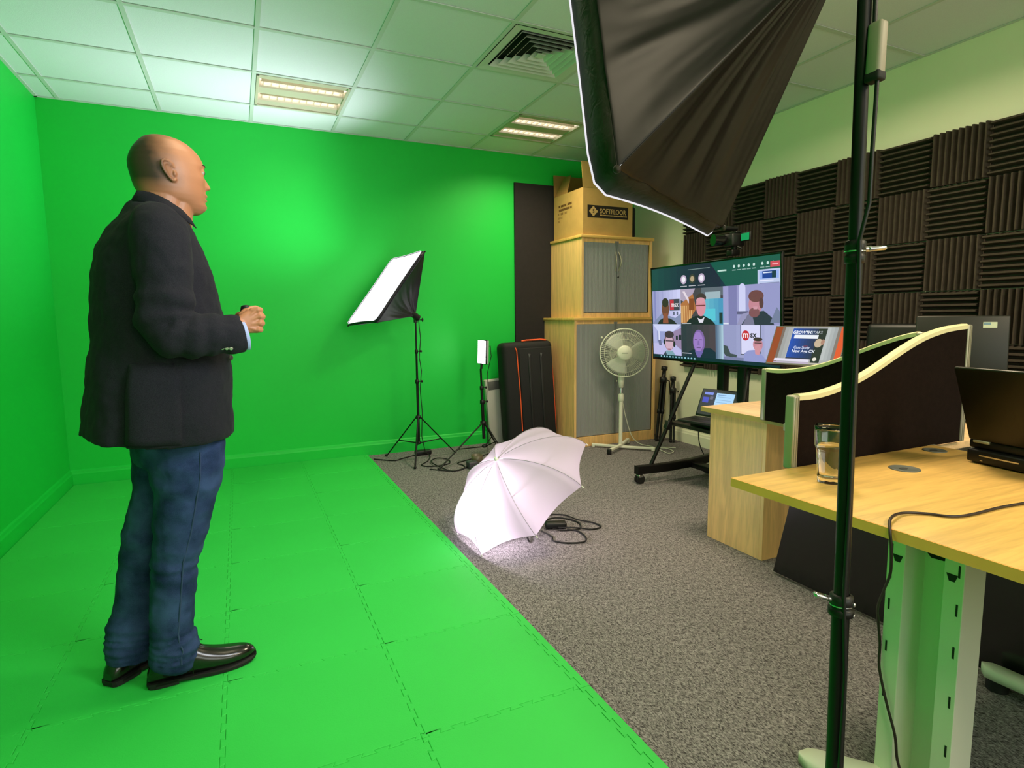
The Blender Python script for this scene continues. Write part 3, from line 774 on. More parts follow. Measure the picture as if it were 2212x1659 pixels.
mb = MB(); mb.prism([(x0+.002, 4.80, z1), (x0+.002, 5.03, z1), (x0+.10, 5.02, z1+.19), (x0+.10, 4.90, z1+.19)], (.005, 0, 0)); mb.build('flap', card_in, cbx)
prt = mat('label_black', (30, 20, 14), .6); prt2 = mat('label_tan', (196, 160, 100), .7); ink = mat('print_brown', (96, 66, 26), .8)
mb = MB(); lx0, lx1, lz0, lz1 = 2.842, 3.275, 2.058, 2.165
mb.box((lx0, y0-.0012, lz0), (lx1, y0-.0002, lz1), 0)
Mf = frame(((lx0+lx1)/2+.052, y0-.0015, 2.116), (1, 0, 0), (0, 0, 1))
mb.text('SOFTFLOOR', .060, Mf, 1, .0004, bold=.014, xs=.84)
mb.text('INTERNATIONAL PLAY FLOORING', .019, Matrix.Translation((0, 0, -.034)) @ Mf, 1, .0003, xs=.86) if False else None
for k in range(22): mb.box((2.972+k*.0133, y0-.0019, 2.078), (2.972+k*.0133+.0095, y0-.0013, 2.0875), 1)
# cog emblem with letter S
cx_, cz_ = 2.903, 2.112; pts = []
for i in range(32):
    a = 2*PI*i/32; rr = .043 if (i % 8) in (0, 1, 7) else .033
    pts.append((cx_+rr*math.cos(a), y0-.0014, cz_+rr*math.sin(a)))
mb.prism(pts, (0, -.0005, 0), 1)
mb.prism([(cx_+.019*math.cos(2*PI*i/24), y0-.0020, cz_+.019*math.sin(2*PI*i/24)) for i in range(24)], (0, -.0003, 0), 1)
mb.text('S', .045, frame((cx_, y0-.0026, cz_), (1, 0, 0), (0, 0, 1)), 0, .0004, bold=.02)
o = mb.build('printed_label', [prt, prt2], cbx); o['label'] = 'black label printed SOFTFLOOR with cog emblem'
# small stencilled lines on the left side
mb = MB(); Mf = frame((x0-.0012, 4.78, 2.20), (0, -1, 0), (0, 0, 1))
random.seed(3)
for r_, (yy, n_) in enumerate(((0, 22), (-.035, 22), (-.07, 9), (-.105, 4), (-.135, 2))):
    xx = -.17
    for k in range(n_):
        w_ = random.choice((.008, .011, .014))
        if random.random() > .16: mb.box((xx, yy, -.0002), (xx+w_*.8, yy+.02, .0004), 0, Mf)
        xx += w_ if r_ < 2 else w_*2.2
mb.build('stencilled_print', ink, cbx)
mb = MB(); mb.bbox((3.345, 4.60, 1.907), (3.43, 4.9, 2.20), .03, seg=4); tag(mb.build('black_bag', mat('bag_black', (12, 11, 12), .7)), 'black bag half hidden behind the cardboard box on the cabinet', 'bag')

# ================================================================ WHEELED CASE
cs = thing('equipment_case', (2.42, 4.90, 0), 'tall black soft case with orange piping leaning beside the cabinets', 'case')
casem = mat('case_fabric', (17, 17, 18), .75, bump=.3, bscale=260); orange = mat('orange_piping', (235, 88, 40), .5)
Mc = Matrix.Translation((2.405, 4.72, .02)) @ Matrix.Rotation(-.055, 4, 'X') @ Matrix.Rotation(-.035, 4, 'Y') @ Matrix.Rotation(-.10, 4, 'Z')
mb = MB(); mb.bbox((-.245, 0, .02), (.245, .21, .95), .05, 0, Mc, 5); mb.build('body', casem, cs)
for sx in (-.105, .235):
    pts = [Mc @ Vector((sx+.0, -.004 if sx < 0 else .02, .14 if sx < 0 else .12)), Mc @ Vector((sx, -.005 if sx < 0 else .014, .5)), Mc @ Vector((sx-.01, -.005 if sx < 0 else .014, .87)), Mc @ Vector((sx-.02, -.002 if sx < 0 else .02, .90))]
    mb = MB(); mb.tube(pts, .0055, 0, 8); mb.build('piping', orange, cs)
mb = MB(); mb.tube([Mc @ Vector((-.05, .03, .955)), Mc @ Vector((0, .03, .960)), Mc @ Vector((.14, .03, .960)), Mc @ Vector((.19, .03, .952))], .0075, 0, 8); mb.build('piping', orange, cs)
mb = MB(); mb.bbox((-.095, -.012, .10), (.225, .004, .89), .012, 0, Mc, 3); mb.build('front_pocket', casem, cs)
for sx in (.0, .115):
    mb = MB(); mb.bbox((sx-.012, -.02, .12), (sx+.012, -.010, .84), .004, 0, Mc); mb.build('webbing_strap', mat('webbing', (24, 24, 25), .6), cs)
    mb = MB(); mb.prism([Mc @ Vector((sx-.011, -.021, .835)), Mc @ Vector((sx+.011, -.021, .835)), Mc @ Vector((sx, -.021, .80))], (Mc.to_3x3() @ Vector((0, -.002, 0)))); mb.build('strap_tab', mat('strap_grey', (82, 82, 84), .6), cs)
for sx in (-.2, .2):
    mb = MB(); mb.cyl(Mc @ Vector((sx-.02, .17, .022)), Mc @ Vector((sx+.02, .17, .022)), .034, 0, 20); mb.build('wheel', rubber, cs)
mb = MB(); mb.tube([Mc @ Vector((.246, .08, .45)), Mc @ Vector((.262, .08, .40)), Mc @ Vector((.262, .08, .22)), Mc @ Vector((.246, .08, .17))], .008, 0, 8); mb.build('grab_handle', casem, cs)

# pale grey tower leaning on the back wall
gt = thing('heater_panel', (2.12, 4.98, 0), 'slim pale grey panel with dark top vent leaning by the black case', 'panel')
Mg = Matrix.Translation((2.175, 4.992, .002)) @ Matrix.Rotation(-.075, 4, 'Y') @ Matrix.Rotation(-.03, 4, 'X')
mb = MB(); mb.bbox((-.085, 0, 0), (.085, .055, .615), .012, 0, Mg, 3); mb.build('body', mat('pale_grey_plastic', (182, 178, 170), .5), gt)
mb = MB(); mb.bbox((-.058, -.004, .515), (.062, .004, .595), .006, 0, Mg); mb.build('top_vent', mat('vent_dark', (88, 86, 84), .6), gt)

# ================================================================ PEDESTAL FAN
fn = thing('pedestal_fan', (3.05, 4.28, 0), 'white pedestal fan standing in front of the grey cabinet', 'fan')
fanw = mat('fan_white', (226, 224, 208), .4)
C0 = Vector((3.05, 4.28, 0))
for k, (ex, ey) in enumerate([(-.17, .19), (.215, -.20), (-.215, -.135), (.205, .175)]):
    d = Vector((ex, ey, 0)); Ln = d.length; Mx = frame(C0+Vector((0, 0, .024 if k < 2 else .036)), d, Vector((0, 0, 1)).cross(d))
    mb = MB(); mb.bbox((-.02, -.014, -.010), (Ln, .014, .010), .003, 0, Mx); o = mb.build('base_leg', fanw, fn)
    mb = MB(); mb.bbox((Ln-.022, -.016, -.022 if k < 2 else -.034), (Ln+.008, .016, .011), .004, 0, Mx); mb.build('end_cap', black_plastic if k == 2 else fanw, o)
mb = MB(); mb.cyl(C0+Vector((0, 0, .03)), C0+Vector((0, 0, .50)), .0165, 0, 20); mb.build('lower_pole', fanw, fn)
mb = MB(); mb.lathe([(.017, .43), (.024, .44), (.026, .47), (.022, .50), (.012, .505)], C0, (0, 0, 1), 0, 24); mb.build('height_collar', fanw, fn)
mb = MB(); mb.cyl(C0+Vector((0, 0, .48)), C0+Vector((0, 0, .60)), .0085, 0, 14); mb.build('upper_pole', chrome, fn)
mb = MB(); mb.lathe([(.012, .555), (.02, .56), (.027, .62), (.031, .68), (.031, .71), (.022, .80), (.0, .81)], C0, (0, 0, 1), 0, 24); o = mb.build('control_column', fanw, fn)
fd = Vector((-.50, -.866, .03)).normalized()    # facing direction
HC = Vector((3.045, 4.235, .868))
mb = MB(); mb.lathe([(0, -.155), (.035, -.152), (.052, -.13), (.055, -.06), (.05, -.02), (.03, -.01)], HC, fd, 0, 28); mb.build('motor_housing', fanw, fn)
blade = mat('fan_blade', (215, 216, 208), .35, trans=.25)
mb = MB(); u = fd.orthogonal().normalized(); w = fd.cross(u)
for k in range(3):
    a0 = k*2*PI/3+.4; rows = []
    for i in range(9):
        r_ = .03+.155*i/8; row = []
        for j in range(7):
            s_ = j/6; ang = a0+(s_-.5)*(1.25-.3*abs(i/8-.6)); row.append(HC+(u*math.cos(ang)+w*math.sin(ang))*r_+fd*(.014*(s_-.5)*2*min(1, i/3)+.012))
        rows.append(row)
    vs = [p for row in rows for p in row]; fs = [(i*7+j, i*7+j+1, (i+1)*7+j+1, (i+1)*7+j) for i in range(8) for j in range(6)]
    mb.add(vs, fs, 0, True)
mb.cyl(HC-fd*.01, HC+fd*.03, .032, 0, 20)
o = mb.build('blades', blade, fn); so = o.modifiers.new('s', 'SOLIDIFY'); so.thickness = .002
def grille(sgn, name):
    mb = MB(); R0 = .208
    nw = 72
    for k in range(nw):
        a = 2*PI*k/nw; d = u*math.cos(a)+w*math.sin(a); pts = []
        for i in range(6):
            t_ = i/5; r_ = .045+(R0-.045)*t_; dep = (.052*(1-t_**2.4)+.002)*sgn; pts.append(HC+d*r_+fd*(dep+.012))
        mb.tube(pts, .0011, 0, 4, False)
    for r_, dep in ((.12, .042), (.172, .024)):
        pts = [HC+(u*math.cos(2*PI*k/48)+w*math.sin(2*PI*k/48))*r_+fd*(dep*sgn+.012) for k in range(48)]
        mb.tube(pts, .0014, 0, 5, False, True)
    return mb.build(name, fanw, fn)
grille(1, 'front_grille'); grille(-1, 'rear_grille')
mb = MB(); pts = [HC+(u*math.cos(2*PI*k/64)+w*math.sin(2*PI*k/64))*.209+fd*.012 for k in range(64)]; mb.tube(pts, .0055, 0, 8, False, True)
mb.bbox((-.008, -.008, -.008), (.008, .008, .008), .003, 0, Matrix.Translation(HC+Vector((-.165, .1, .135))))
mb.build('grille_rim', fanw, fn)
mb = MB(); mb.lathe([(0, .078), (.05, .075), (.0635, .066), (.066, .056)], HC, fd, 0, 36)
hubc = mb.build('centre_badge', fanw, fn)
Mb = frame(HC+fd*.0785, Vector((.866, -.5, 0)), Vector((0, 0, 1)))
mb = MB()
for k in range(7): mb.box((-.026+k*.0075, -.003, 0), (-.026+k*.0075+.006, .003, .0006), 0, Mb)
mb.build('badge_print', mat('print_dark', (60, 58, 56), .6), hubc)
cable([(3.055, 4.30, .60), (3.083, 4.31, .46), (3.12, 4.31, .30), (3.19, 4.31, .11), (3.26, 4.28, .03), (3.34, 4.20, .009), (3.32, 4.04, .007), (3.30, 3.93, .007), (3.38, 3.96, .007), (3.42, 4.08, .007), (3.34, 4.12, .014), (3.40, 4.16, .007), (3.50, 4.07, .007)], .0038, 'white fan cable trailing from the fan to the carpet', m=fanw)

# ================================================================ FOLDED TRIPODS LEANING IN THE CORNER
def folded_tripod(foot, top, label, k=1.0):
    f = Vector(foot); tp = Vector(top)
    T_ = thing('folded_tripod', f, label, 'tripod', 'folded tripods behind the TV stand')
    ax = (tp-f); Ln = ax.length; ax.normalize(); a = ax.orthogonal().normalized(); b_ = ax.cross(a)
    for j in range(3):
        d = a*math.cos(j*2.09+.4)+b_*math.sin(j*2.09+.4)
        mb = MB(); mb.tube([f+d*.022*k+ax*.02, f+d*.02*k+ax*Ln*.38], .010*k, 0, 8); mb.tube([f+d*.02*k+ax*Ln*.36, f+d*.018*k+ax*Ln*.78], .014*k, 0, 8)
        mb.lathe([(.010*k, 0), (.018*k, .004), (.018*k, .04), (.012*k, .045)], f+d*.02*k+ax*Ln*.36, ax, 0, 12)
        o = mb.build('leg', black_metal, T_)
        mb = MB(); mb.ell(tuple(f+d*.022*k+ax*.016), (.014*k, .014*k, .014*k)); mb.build('rubber_foot', rubber, o)
    mb = MB(); mb.lathe([(.0, 0), (.034*k, .004), (.036*k, .05), (.02*k, .06), (.018*k, .12), (.03*k, .125), (.03*k, .16), (0, .165)], f+ax*Ln*.76, ax, 0, 18); mb.build('tripod_head', black_plastic, T_)
    mb = MB(); mb.tube([f+ax*(Ln*.82), f+ax*(Ln*.80)+a*.06-b_*.05, f+ax*(Ln*.62)+a*.09-b_*.07], .006*k, 0, 8); mb.build('pan_handle', black_plastic, T_)
folded_tripod((3.56, 4.40, .0), (3.68, 4.46, .72), 'left black folded tripod leaning in the corner behind the TV stand')
folded_tripod((3.63, 4.28, .0), (3.70, 4.36, .60), 'right black folded tripod leaning in the corner behind the TV stand', .9)

# ================================================================ TV ON STAND
tvs = thing('tv_stand', (2.97, 3.05, 0), 'black wheeled TV stand with splayed legs holding the large screen', 'tv stand')
for y in (3.315, 2.61):
    pts = [(2.50 if y > 3 else 2.58, y, .10), (2.66, y-.006, .096), (2.80, y-.012, .098), (3.0, y-.012, .104), (3.2, y, .118)]
    mb = MB(); rs = []
    for x, yy, zz in pts: rs.append([(x, yy-.024, zz-.03), (x, yy+.024, zz-.03), (x, yy+.024, zz+.03), (x, yy-.024, zz+.03)])
    mb.rings(rs, 0, True, False); o = mb.build('base_rail', black_metal, tvs, bevel=.006)
    for x in (2.53 if y > 3 else 2.61, 3.16):
        mb = MB(); mb.cyl((x, y-.02, .032), (x, y-.004, .032), .032, 0, 20); mb.cyl((x, y+.004, .032), (x, y+.02, .032), .032, 0, 20); ww = mb.build('wheel', rubber, tvs)
        mb = MB(); mb.cyl((x, y, .05), (x, y, .075), .012); mb.bbox((x-.02, y-.022, .045), (x+.02, y+.022, .066), .006); mb.build('caster_fork', chrome, tvs)
for (a, b_) in (((2.64, 3.33, .12), (3.0, 3.27, .90)), ((2.70, 2.63, .12), (3.0, 2.79, .90))):
    mb = MB(); mb.tube([a, b_], .014, 0, 12, flat=1.0); o = mb.build('front_leg', black_metal, tvs)
    p = Vector(a).lerp(Vector(b_), .36); mb = MB(); mb.bbox((-.03, -.02, -.02), (.03, .02, .02), .006, 0, frame(p, Vector(b_)-Vector(a), (0, 1, 0))); mb.build('leg_joint', black_plastic, o)
for y in (3.045, 2.865):
    mb = MB(); mb.bbox((2.995, y-.032, .10), (3.045, y+.032, 1.42), .005); mb.build('column', black_metal, tvs)
mb = MB(); mb.bbox((2.97, 2.60, .07), (3.05, 3.32, .11), .006); mb.build('cross_bar', black_metal, tvs)
mb = MB(); mb.bbox((2.985, 2.75, .86), (2.998, 3.35, .90), .003); mb.bbox((2.985, 2.80, 1.0), (2.998, 3.10, 1.36), .003); mb.build('screen_bracket', black_metal, tvs)
mb = MB(); mb.bbox((2.80, 2.66, .398), (3.10, 3.385, .41), .003); mb.bbox((2.80, 2.66, .41), (2.81, 3.385, .425), .003); mb.build('shelf', mat('shelf_dark', (40, 36, 32), .5), tvs)
tv = thing('television', (2.91, 3.093, .85), 'large flat television on the wheeled stand showing a video call', 'television')
TM = frame((2.915, 3.0935, 1.2), (-.012, -1, 0), (-.057, 0, 1))    # x right in picture, y up, z toward viewer
TW, TH = 1.222, .700
mb = MB(); mb.bbox((-TW/2, -TH/2, -.022), (TW/2, TH/2, .0), .006, 0, TM); mb.bbox((-.45, -.30, -.045), (.35, .15, -.045), .01, 0, TM); mb.build('casing', black_plastic, tv)
mb = MB()
for a, b_ in (((-TW/2, -TH/2, -.002), (TW/2, -TH/2+.018, .003)), ((-TW/2, TH/2-.012, -.002), (TW/2, TH/2, .003)), ((-TW/2, -TH/2, -.002), (-TW/2+.012, TH/2, .003)), ((TW/2-.012, -TH/2, -.002), (TW/2, TH/2, .003))): mb.bbox(a, b_, .0015, 0, TM)
mb.build('bezel', black_gloss, tv)
# the picture: everything in screen units 0..1
class Pic:
    def __init__(s, M, x0, y0, w, h): s.M = M; s.r = (x0, y0, w, h); s.mats = []; s.mb = MB(); s.z = .0004
    def mi(s, rgb, st=1.0):
        key = 'scr_%d_%d_%d_%g' % (*rgb, st); m = emat(key, rgb, st)
        if m not in s.mats: s.mats.append(m)
        return s.mats.index(m)
    def P(s, x, y, z): x0, y0, w, h = s.r; return s.M @ Vector((x0+x*w, y0+h-y*h, z))
    def poly(s, pts, rgb, st=1.0):
        s.z += .00003; i = s.mi(rgb, st)
        s.mb.add([s.P(x, y, s.z) for x, y in pts], [tuple(range(len(pts)))[::-1]], i)
    def rect(s, x0, y0, x1, y1, rgb, st=1.0): s.poly([(x0, y0), (x1, y0), (x1, y1), (x0, y1)], rgb, st)
    def grad(s, x0, y0, x1, y1, c0, c1, n=8, vert=False):
        for k in range(n):
            c = tuple(int(c0[i]+(c1[i]-c0[i])*k/(n-1)) for i in range(3)); a, b_ = k/n, (k+1)/n
            if vert: s.rect(x0, y0+(y1-y0)*a, x1, y0+(y1-y0)*b_, c)
            else: s.rect(x0+(x1-x0)*a, y0, x0+(x1-x0)*b_, y1, c)
    def ell(s, cx_, cy_, rx, ry, rgb, st=1.0, a0=0, a1=2*PI, n=28):
        s.poly([(cx_+rx*math.cos(a0+(a1-a0)*i/n), cy_+ry*math.sin(a0+(a1-a0)*i/n)) for i in range(n)], rgb, st)
    def text(s, body, x, y, size, rgb, st=1.0, bold=0, xs=1.0, align='CENTER'):
        s.z += .00003
        M = Matrix.Translation(s.M.to_3x3() @ Vector((0, 0, s.z))) @ s.M @ Matrix.Translation((s.r[0]+x*s.r[2], s.r[1]+s.r[3]-y*s.r[3], 0))
        s.mb.text(body, size, M, s.mi(rgb, st), 0, align=align, bold=bold, xs=xs)
    def build(s, name, parent): return s.mb.build(name, s.mats, parent)
p = Pic(TM, -TW/2+.012, -TH/2+.018, TW-.024, TH-.030)
p.z = .0008
p.rect(0, 0, 1, 1, (8, 20, 34))
p.rect(0, 0, 1, .245, (24, 44, 66)); p.grad(0, 0, .36, .245, (28, 62, 70), (26, 34, 62), 6); p.rect(.36, 0, .60, .245, (30, 32, 58)); p.poly([(.52, 0), (1, 0), (1, .245), (.64, .245)], (24, 84, 74))
p.rect(.34, .045, .52, .052, (120, 140, 140))
for k, cx_ in enumerate((.30, .375, .452)):
    p.ell(cx_, .145, .026, .048, (190, 170, 200) if k != 1 else (60, 56, 54)); p.ell(cx_, .145, .016, .03, (240, 236, 246) if k != 1 else (180, 160, 130)); p.rect(cx_-.03, .212, cx_+.028, .220, (190, 190, 200))
p.rect(.58, .085, .645, .100, (190, 220, 210))
for k in range(8):
    x = .70+.034*k+(.02 if k > 4 else 0); p.ell(x, .065, .0075, .014, (200, 225, 220)); p.rect(x-.013, .095, x+.013, .104, (140, 170, 165))
p.rect(.94, .055, .998, .105, (206, 70, 90)); p.rect(.952, .075, .988, .085, (240, 170, 180))
p.rect(.86, .12, 1, .275, (190, 200, 235)); p.rect(.872, .135, .992, .205, (150, 175, 240)); p.rect(.89, .135, .975, .20, (28, 60, 150)); p.rect(.895, .145, .95, .155, (220, 230, 250)); p.rect(.95, .14, .975, .20, (24, 50, 70)); p.rect(.872, .215, .96, .225, (230, 230, 255)); p.rect(.872, .24, .995, .248, (120, 124, 160))
top, mid, bot = .245, .62, .965
c0, c1, c2_, c3 = 0, .272, .62, 1.0
# row 1 left : person in a white room
p.grad(c0, top, c1, mid, (152, 152, 200), (206, 206, 246), 8); p.rect(.02, top, .035, mid, (132, 132, 190)); p.rect(.10, top, .11, mid, (160, 160, 208))
p.poly([(0, .61), (.09, .50), (.22, .55), (.272, .5), (.272, .62), (0, .62)], (130, 138, 176))
p.rect(.168, .345, .262, .47, (66, 60, 78)); p.rect(.172, .352, .208, .463, (196, 36, 66)); p.text('msx', .215, .405, .052, (250, 240, 246), bold=.02, xs=.95); p.rect(.200, .48, .214, .52, (90, 92, 120)); p.rect(.232, .48, .246, .52, (90, 92, 120))
p.poly([(.045, .62), (.07, .575), (.10, .555), (.165, .555), (.205, .58), (.235, .62)], (34, 30, 42)); p.ell(.128, .45, .036, .10, (112, 60, 52)); p.ell(.128, .38, .032, .05, (50, 34, 40)); p.poly([(.108, .5), (.148, .5), (.155, .61), (.10, .61)], (140, 74, 58))
# row 1 middle
p.rect(c1, top, c2_, mid, (70, 62, 74)); p.poly([(c1, top), (.40, top), (.34, .40), (c1, .36)], (176, 160, 186)); p.rect(.45, top, c2_, .33, (96, 104, 116)); p.rect(.48, .29, .60, .36, (160, 180, 190)); p.grad(.44, .36, c2_, mid, (110, 190, 206), (76, 150, 190), 5)
p.rect(.46, .46, .56, .58, (90, 196, 214)); p.poly([(c1, .40), (.38, .30), (.405, .46), (.33, .60), (c1, .61)], (176, 110, 66))
for k in range(7): p.poly([(.275+.015*k, .42), (.281+.015*k, .42), (.276+.014*k, .6), (.270+.014*k, .6)] if k else [(.274, .42), (.279, .42), (.279, .6), (.274, .6)], (226, 180, 120))
p.poly([(.29, .27), (.31, .27), (.385, .45), (.37, .46)], (228, 214, 226)); p.rect(.345, .35, .39, .47, (132, 66, 40))
p.poly([(.31, .62), (.345, .565), (.40, .53), (.47, .53), (.53, .575), (.56, .62)], (26, 24, 40)); p.poly([(.415, .55), (.43, .60), (.46, .60), (.475, .54), (.445, .57)], (226, 222, 236)); p.ell(.445, .43, .040, .105, (214, 140, 158)); p.ell(.447, .345, .042, .045, (66, 46, 52)); p.ell(.443, .372, .036, .03, (214, 150, 166)); p.rect(.405, .418, .482, .430, (110, 50, 60)); p.rect(.59, .50, .615, .61, (30, 50, 56))
p.rect(.28, .606, .36, .613, (210, 210, 220))
# row 1 right
p.grad(c2_, top, c3, mid, (158, 156, 204), (150, 150, 200), 4); p.rect(.66, top, .72, mid, (126, 124, 176)); p.rect(.735, .27, .78, .50, (206, 208, 244)); p.ell(.757, .27, .022, .04, (206, 208, 244)); p.rect(.72, .49, .80, .52, (96, 92, 130)); p.poly([(.72, .62), (.75, .52), (.80, .50), (.80, .62)], (150, 146, 186))
p.poly([(.75, .62), (.79, .54), (.84, .50), (.90, .49), (.95, .55), (.965, .62)], (44, 48, 66)); p.poly([(.76, .62), (.79, .53), (.82, .50), (.84, .62)], (120, 116, 146)); p.ell(.845, .43, .044, .095, (196, 132, 148)); p.ell(.85, .355, .050, .055, (110, 66, 70)); p.ell(.885, .42, .014, .05, (90, 56, 62)); p.ell(.838, .505, .036, .045, (128, 78, 88)); p.poly([(.83, .45), (.86, .45), (.858, .475), (.834, .475)], (206, 150, 166)); p.poly([(.94, .6), (.98, .46), (1, .5), (1, .6)], (116, 124, 156))
p.rect(c2_, .60, .66, .615, (220, 226, 240))
# row 2 left
p.rect(c0, mid, c1, bot, (176, 178, 224)); p.poly([(0, mid), (.272, mid), (.20, .70), (.05, .70)], (206, 210, 246)); p.poly([(.20, .70), (.272, .66), (.272, .90), (.20, .83)], (150, 128, 166)); p.rect(.04, .70, .20, .83, (150, 156, 206)); p.rect(.055, .70, .065, .83, (226, 228, 250)); p.poly([(0, .84), (.2, .83), (.272, .92), (.272, bot), (0, bot)], (190, 186, 232))
p.rect(.222, .745, .240, .79, (30, 30, 44)); p.rect(.25, .735, .271, .79, (30, 30, 44)); p.poly([(.05, .80), (.06, .86), (.085, .86), (.08, .80)], (110, 112, 150))
p.ell(.158, .815, .047, .098, (120, 86, 98)); p.ell(.158, .83, .038, .088, (206, 170, 190)); p.ell(.16, .735, .044, .04, (64, 44, 60)); p.rect(.125, .80, .195, .812, (70, 54, 72)); p.ell(.206, .84, .010, .034, (26, 24, 36)); p.ell(.112, .82, .008, .03, (26, 24, 36)); p.ell(.158, .90, .022, .008, (150, 90, 110)); p.poly([(.115, bot), (.13, .915), (.19, .915), (.215, bot)], (126, 160, 176)); p.poly([(.10, bot), (.12, .92), (.135, bot)], (60, 66, 86))
# row 2 middle
p.grad(c1, mid, .56, bot, (44, 46, 62), (76, 60, 74), 6); p.grad(.56, mid, c2_, bot, (90, 110, 140), (168, 196, 214), 4); p.poly([(.30, bot), (.34, .91), (.39, .87), (.52, .86), (.56, .90), (.56, bot)], (22, 34, 58)); p.ell(.425, .80, .050, .125, (128, 96, 164)); p.ell(.42, .80, .040, .105, (156, 120, 196)); p.rect(.39, .775, .412, .783, (80, 56, 100)); p.rect(.43, .775, .452, .783, (80, 56, 100)); p.poly([(.417, .79), (.427, .79), (.432, .835), (.412, .835)], (132, 100, 172)); p.rect(.405, .86, .44, .867, (90, 60, 110)); p.poly([(.39, .90), (.46, .90), (.435, bot), (.41, bot)], (110, 96, 170))
p.rect(.28, .925, .36, .933, (200, 200, 215))
# row 2 right
p.grad(c2_, mid, c3, bot, (150, 152, 196), (170, 172, 214), 4); p.rect(.745, mid, .75, .90, (50, 44, 60)); p.rect(.75, mid, .88, .90, (216, 214, 248)); p.rect(.875, mid, .88, .90, (40, 36, 52)); p.rect(.745, .898, .88, .904, (40, 36, 52))
p.ell(.78, .72, .026, .048, (196, 24, 54)); p.text('m', .7815, .715, .060, (255, 255, 255), bold=.02); p.text('sx', .832, .712, .054, (50, 40, 60), bold=.03)
p.poly([(.62, .82), (.65, .83), (.672, .90), (.72, .91), (.715, .935), (.64, .93), (.622, .9)], (66, 72, 80)); p.rect(.665, .93, .69, .955, (60, 66, 76)); p.rect(c2_, .935, c3, bot, (122, 124, 166))
p.poly([(.765, bot), (.77, .89), (.80, .86), (.85, .85), (.90, .91), (.92, bot)], (146, 150, 206)); p.ell(.862, .80, .032, .062, (198, 132, 150)); p.ell(.862, .752, .030, .018, (60, 40, 46)); p.rect(.84, .782, .888, .790, (70, 44, 56)); p.poly([(.84, .82), (.87, .80), (.885, .84), (.87, .90), (.845, .89)], (208, 144, 158))
p.rect(0, bot, 1, 1, (10, 34, 52))
for k in range(12): p.ell(.08+.028*k, .983, .007, .009, (150, 200, 220))
o = p.build('screen', tv); o['label'] = 'lit screen with six video-call tiles'
# video camera standing on top of the TV
cm = thing('video_camera', (2.93, 2.87, 1.56), 'dark video camera with small green display on top of the television', 'camera')
mb = MB(); mb.bbox((2.85, 2.83, 1.62), (2.96, 2.915, 1.70), .012); mb.build('body', black_plastic, cm)
mb = MB(); mb.cyl((2.855, 2.91, 1.662), (2.79, 2.925, 1.662), .034, 0, 24); mb.cyl((2.79, 2.925, 1.662), (2.782, 2.927, 1.662), .037, 0, 24); mb.build('lens', black_gloss, cm)
Mv = frame((2.905, 2.775, 1.672), (-.06, -1, 0), (0, 0, 1))
mb = MB(); mb.bbox((-.042, -.029, -.006), (.042, .029, .004), .004, 0, Mv); fo = mb.build('flip_screen', black_plastic, cm)
mb = MB(); mb.box((-.036, -.022, .004), (.032, .021, .0046), 0, Mv); mb.build('display', emat('cam_green', (4, 150, 84), 1.0), fo)
mb = MB(); mb.bbox((2.87, 2.85, 1.565), (2.94, 2.90, 1.60), .006); mb.cyl((2.905, 2.87, 1.59), (2.905, 2.87, 1.625), .018); mb.cyl((2.88, 2.82, 1.615), (2.90, 2.80, 1.60), .007); mb.build('mount', black_metal, cm)
mb = MB(); mb.bbox((2.89, 2.84, 1.70), (2.94, 2.90, 1.715), .005); mb.cyl((2.84, 2.885, 1.735), (2.93, 2.875, 1.735), .013, 0, 14); mb.build('microphone', black_plastic, cm)
cable([(2.90, 2.92, 1.64), (2.915, 2.945, 1.60), (2.92, 2.94, 1.55)], .0025, 'thin black cable dropping from the video camera behind the television')

# laptop on the TV stand shelf
def laptop(o0, u_, v_, W_, H_, base_dir, label, face, base_th=.018, back=None, name='laptop'):
    """o0 bottom-left corner of the lid (seen from the screen side)"""
    t_ = thing(name, Vector(o0)+Vector(u_)*W_/2, label, 'laptop')
    LM = frame(Vector(o0)+Vector(u_)*W_/2+Vector(v_)*H_/2, u_, v_)
    mb = MB(); mb.bbox((-W_/2, -H_/2, -.008), (W_/2, H_/2, 0), .003, 0, LM); mb.build('lid', black_plastic, t_)
    BM = frame(Vector(o0)+Vector(u_)*W_/2+Vector((0, 0, -.004)), u_, base_dir)
    sgn = 1 if (BM.to_3x3() @ Vector((0, 0, 1))).z > 0 else -1
    mb = MB(); mb.bbox((-W_/2, .0, -base_th/2), (W_/2, H_*1.02, base_th/2), .004, 0, Matrix.Translation((0, 0, -base_th/2)) @ BM); mb.build('base', black_plastic, t_)
    mb = MB()
    for r_ in range(5):
        for c_ in range(13):
            w_ = W_*.84/13; x = -W_*.42+c_*w_; y = H_*.12+r_*.019
            mb.box((x+.001, y+.001, base_th/2*sgn-.0005), (x+w_-.001, y+.017, base_th/2*sgn+.0015*sgn), 0, Matrix.Translation((0, 0, -base_th/2)) @ BM)
    mb.build('keyboard', mat('key_black', (26, 26, 28), .5), t_)
    return t_, LM
n_ = Vector((-.872, -.207, .443)); u_ = Vector((.243, -.97, .025)).normalized(); u_.z = 0; u_.normalize(); v_ = n_.cross(u_)
cen = Vector((2.955, 3.00, .583)); W_, H_ = .325, .203
t_, LM = laptop(cen-u_*W_/2-v_*H_/2, u_, v_, W_, H_, (-.97, -.243, 0), 'small open laptop with lit screen on the shelf under the television', None)
p = Pic(LM, -W_/2+.008, -H_/2+.012, W_-.016, H_-.02); p.z = .001
p.rect(0, 0, 1, 1, (4, 10, 16)); p.grad(0, 0, .36, .75, (8, 16, 34), (10, 26, 60), 3); p.rect(.06, .10, .28, .2, (120, 140, 230)); p.rect(.05, .30, .20, .52, (50, 60, 190)); p.rect(.22, .26, .30, .38, (90, 90, 120))
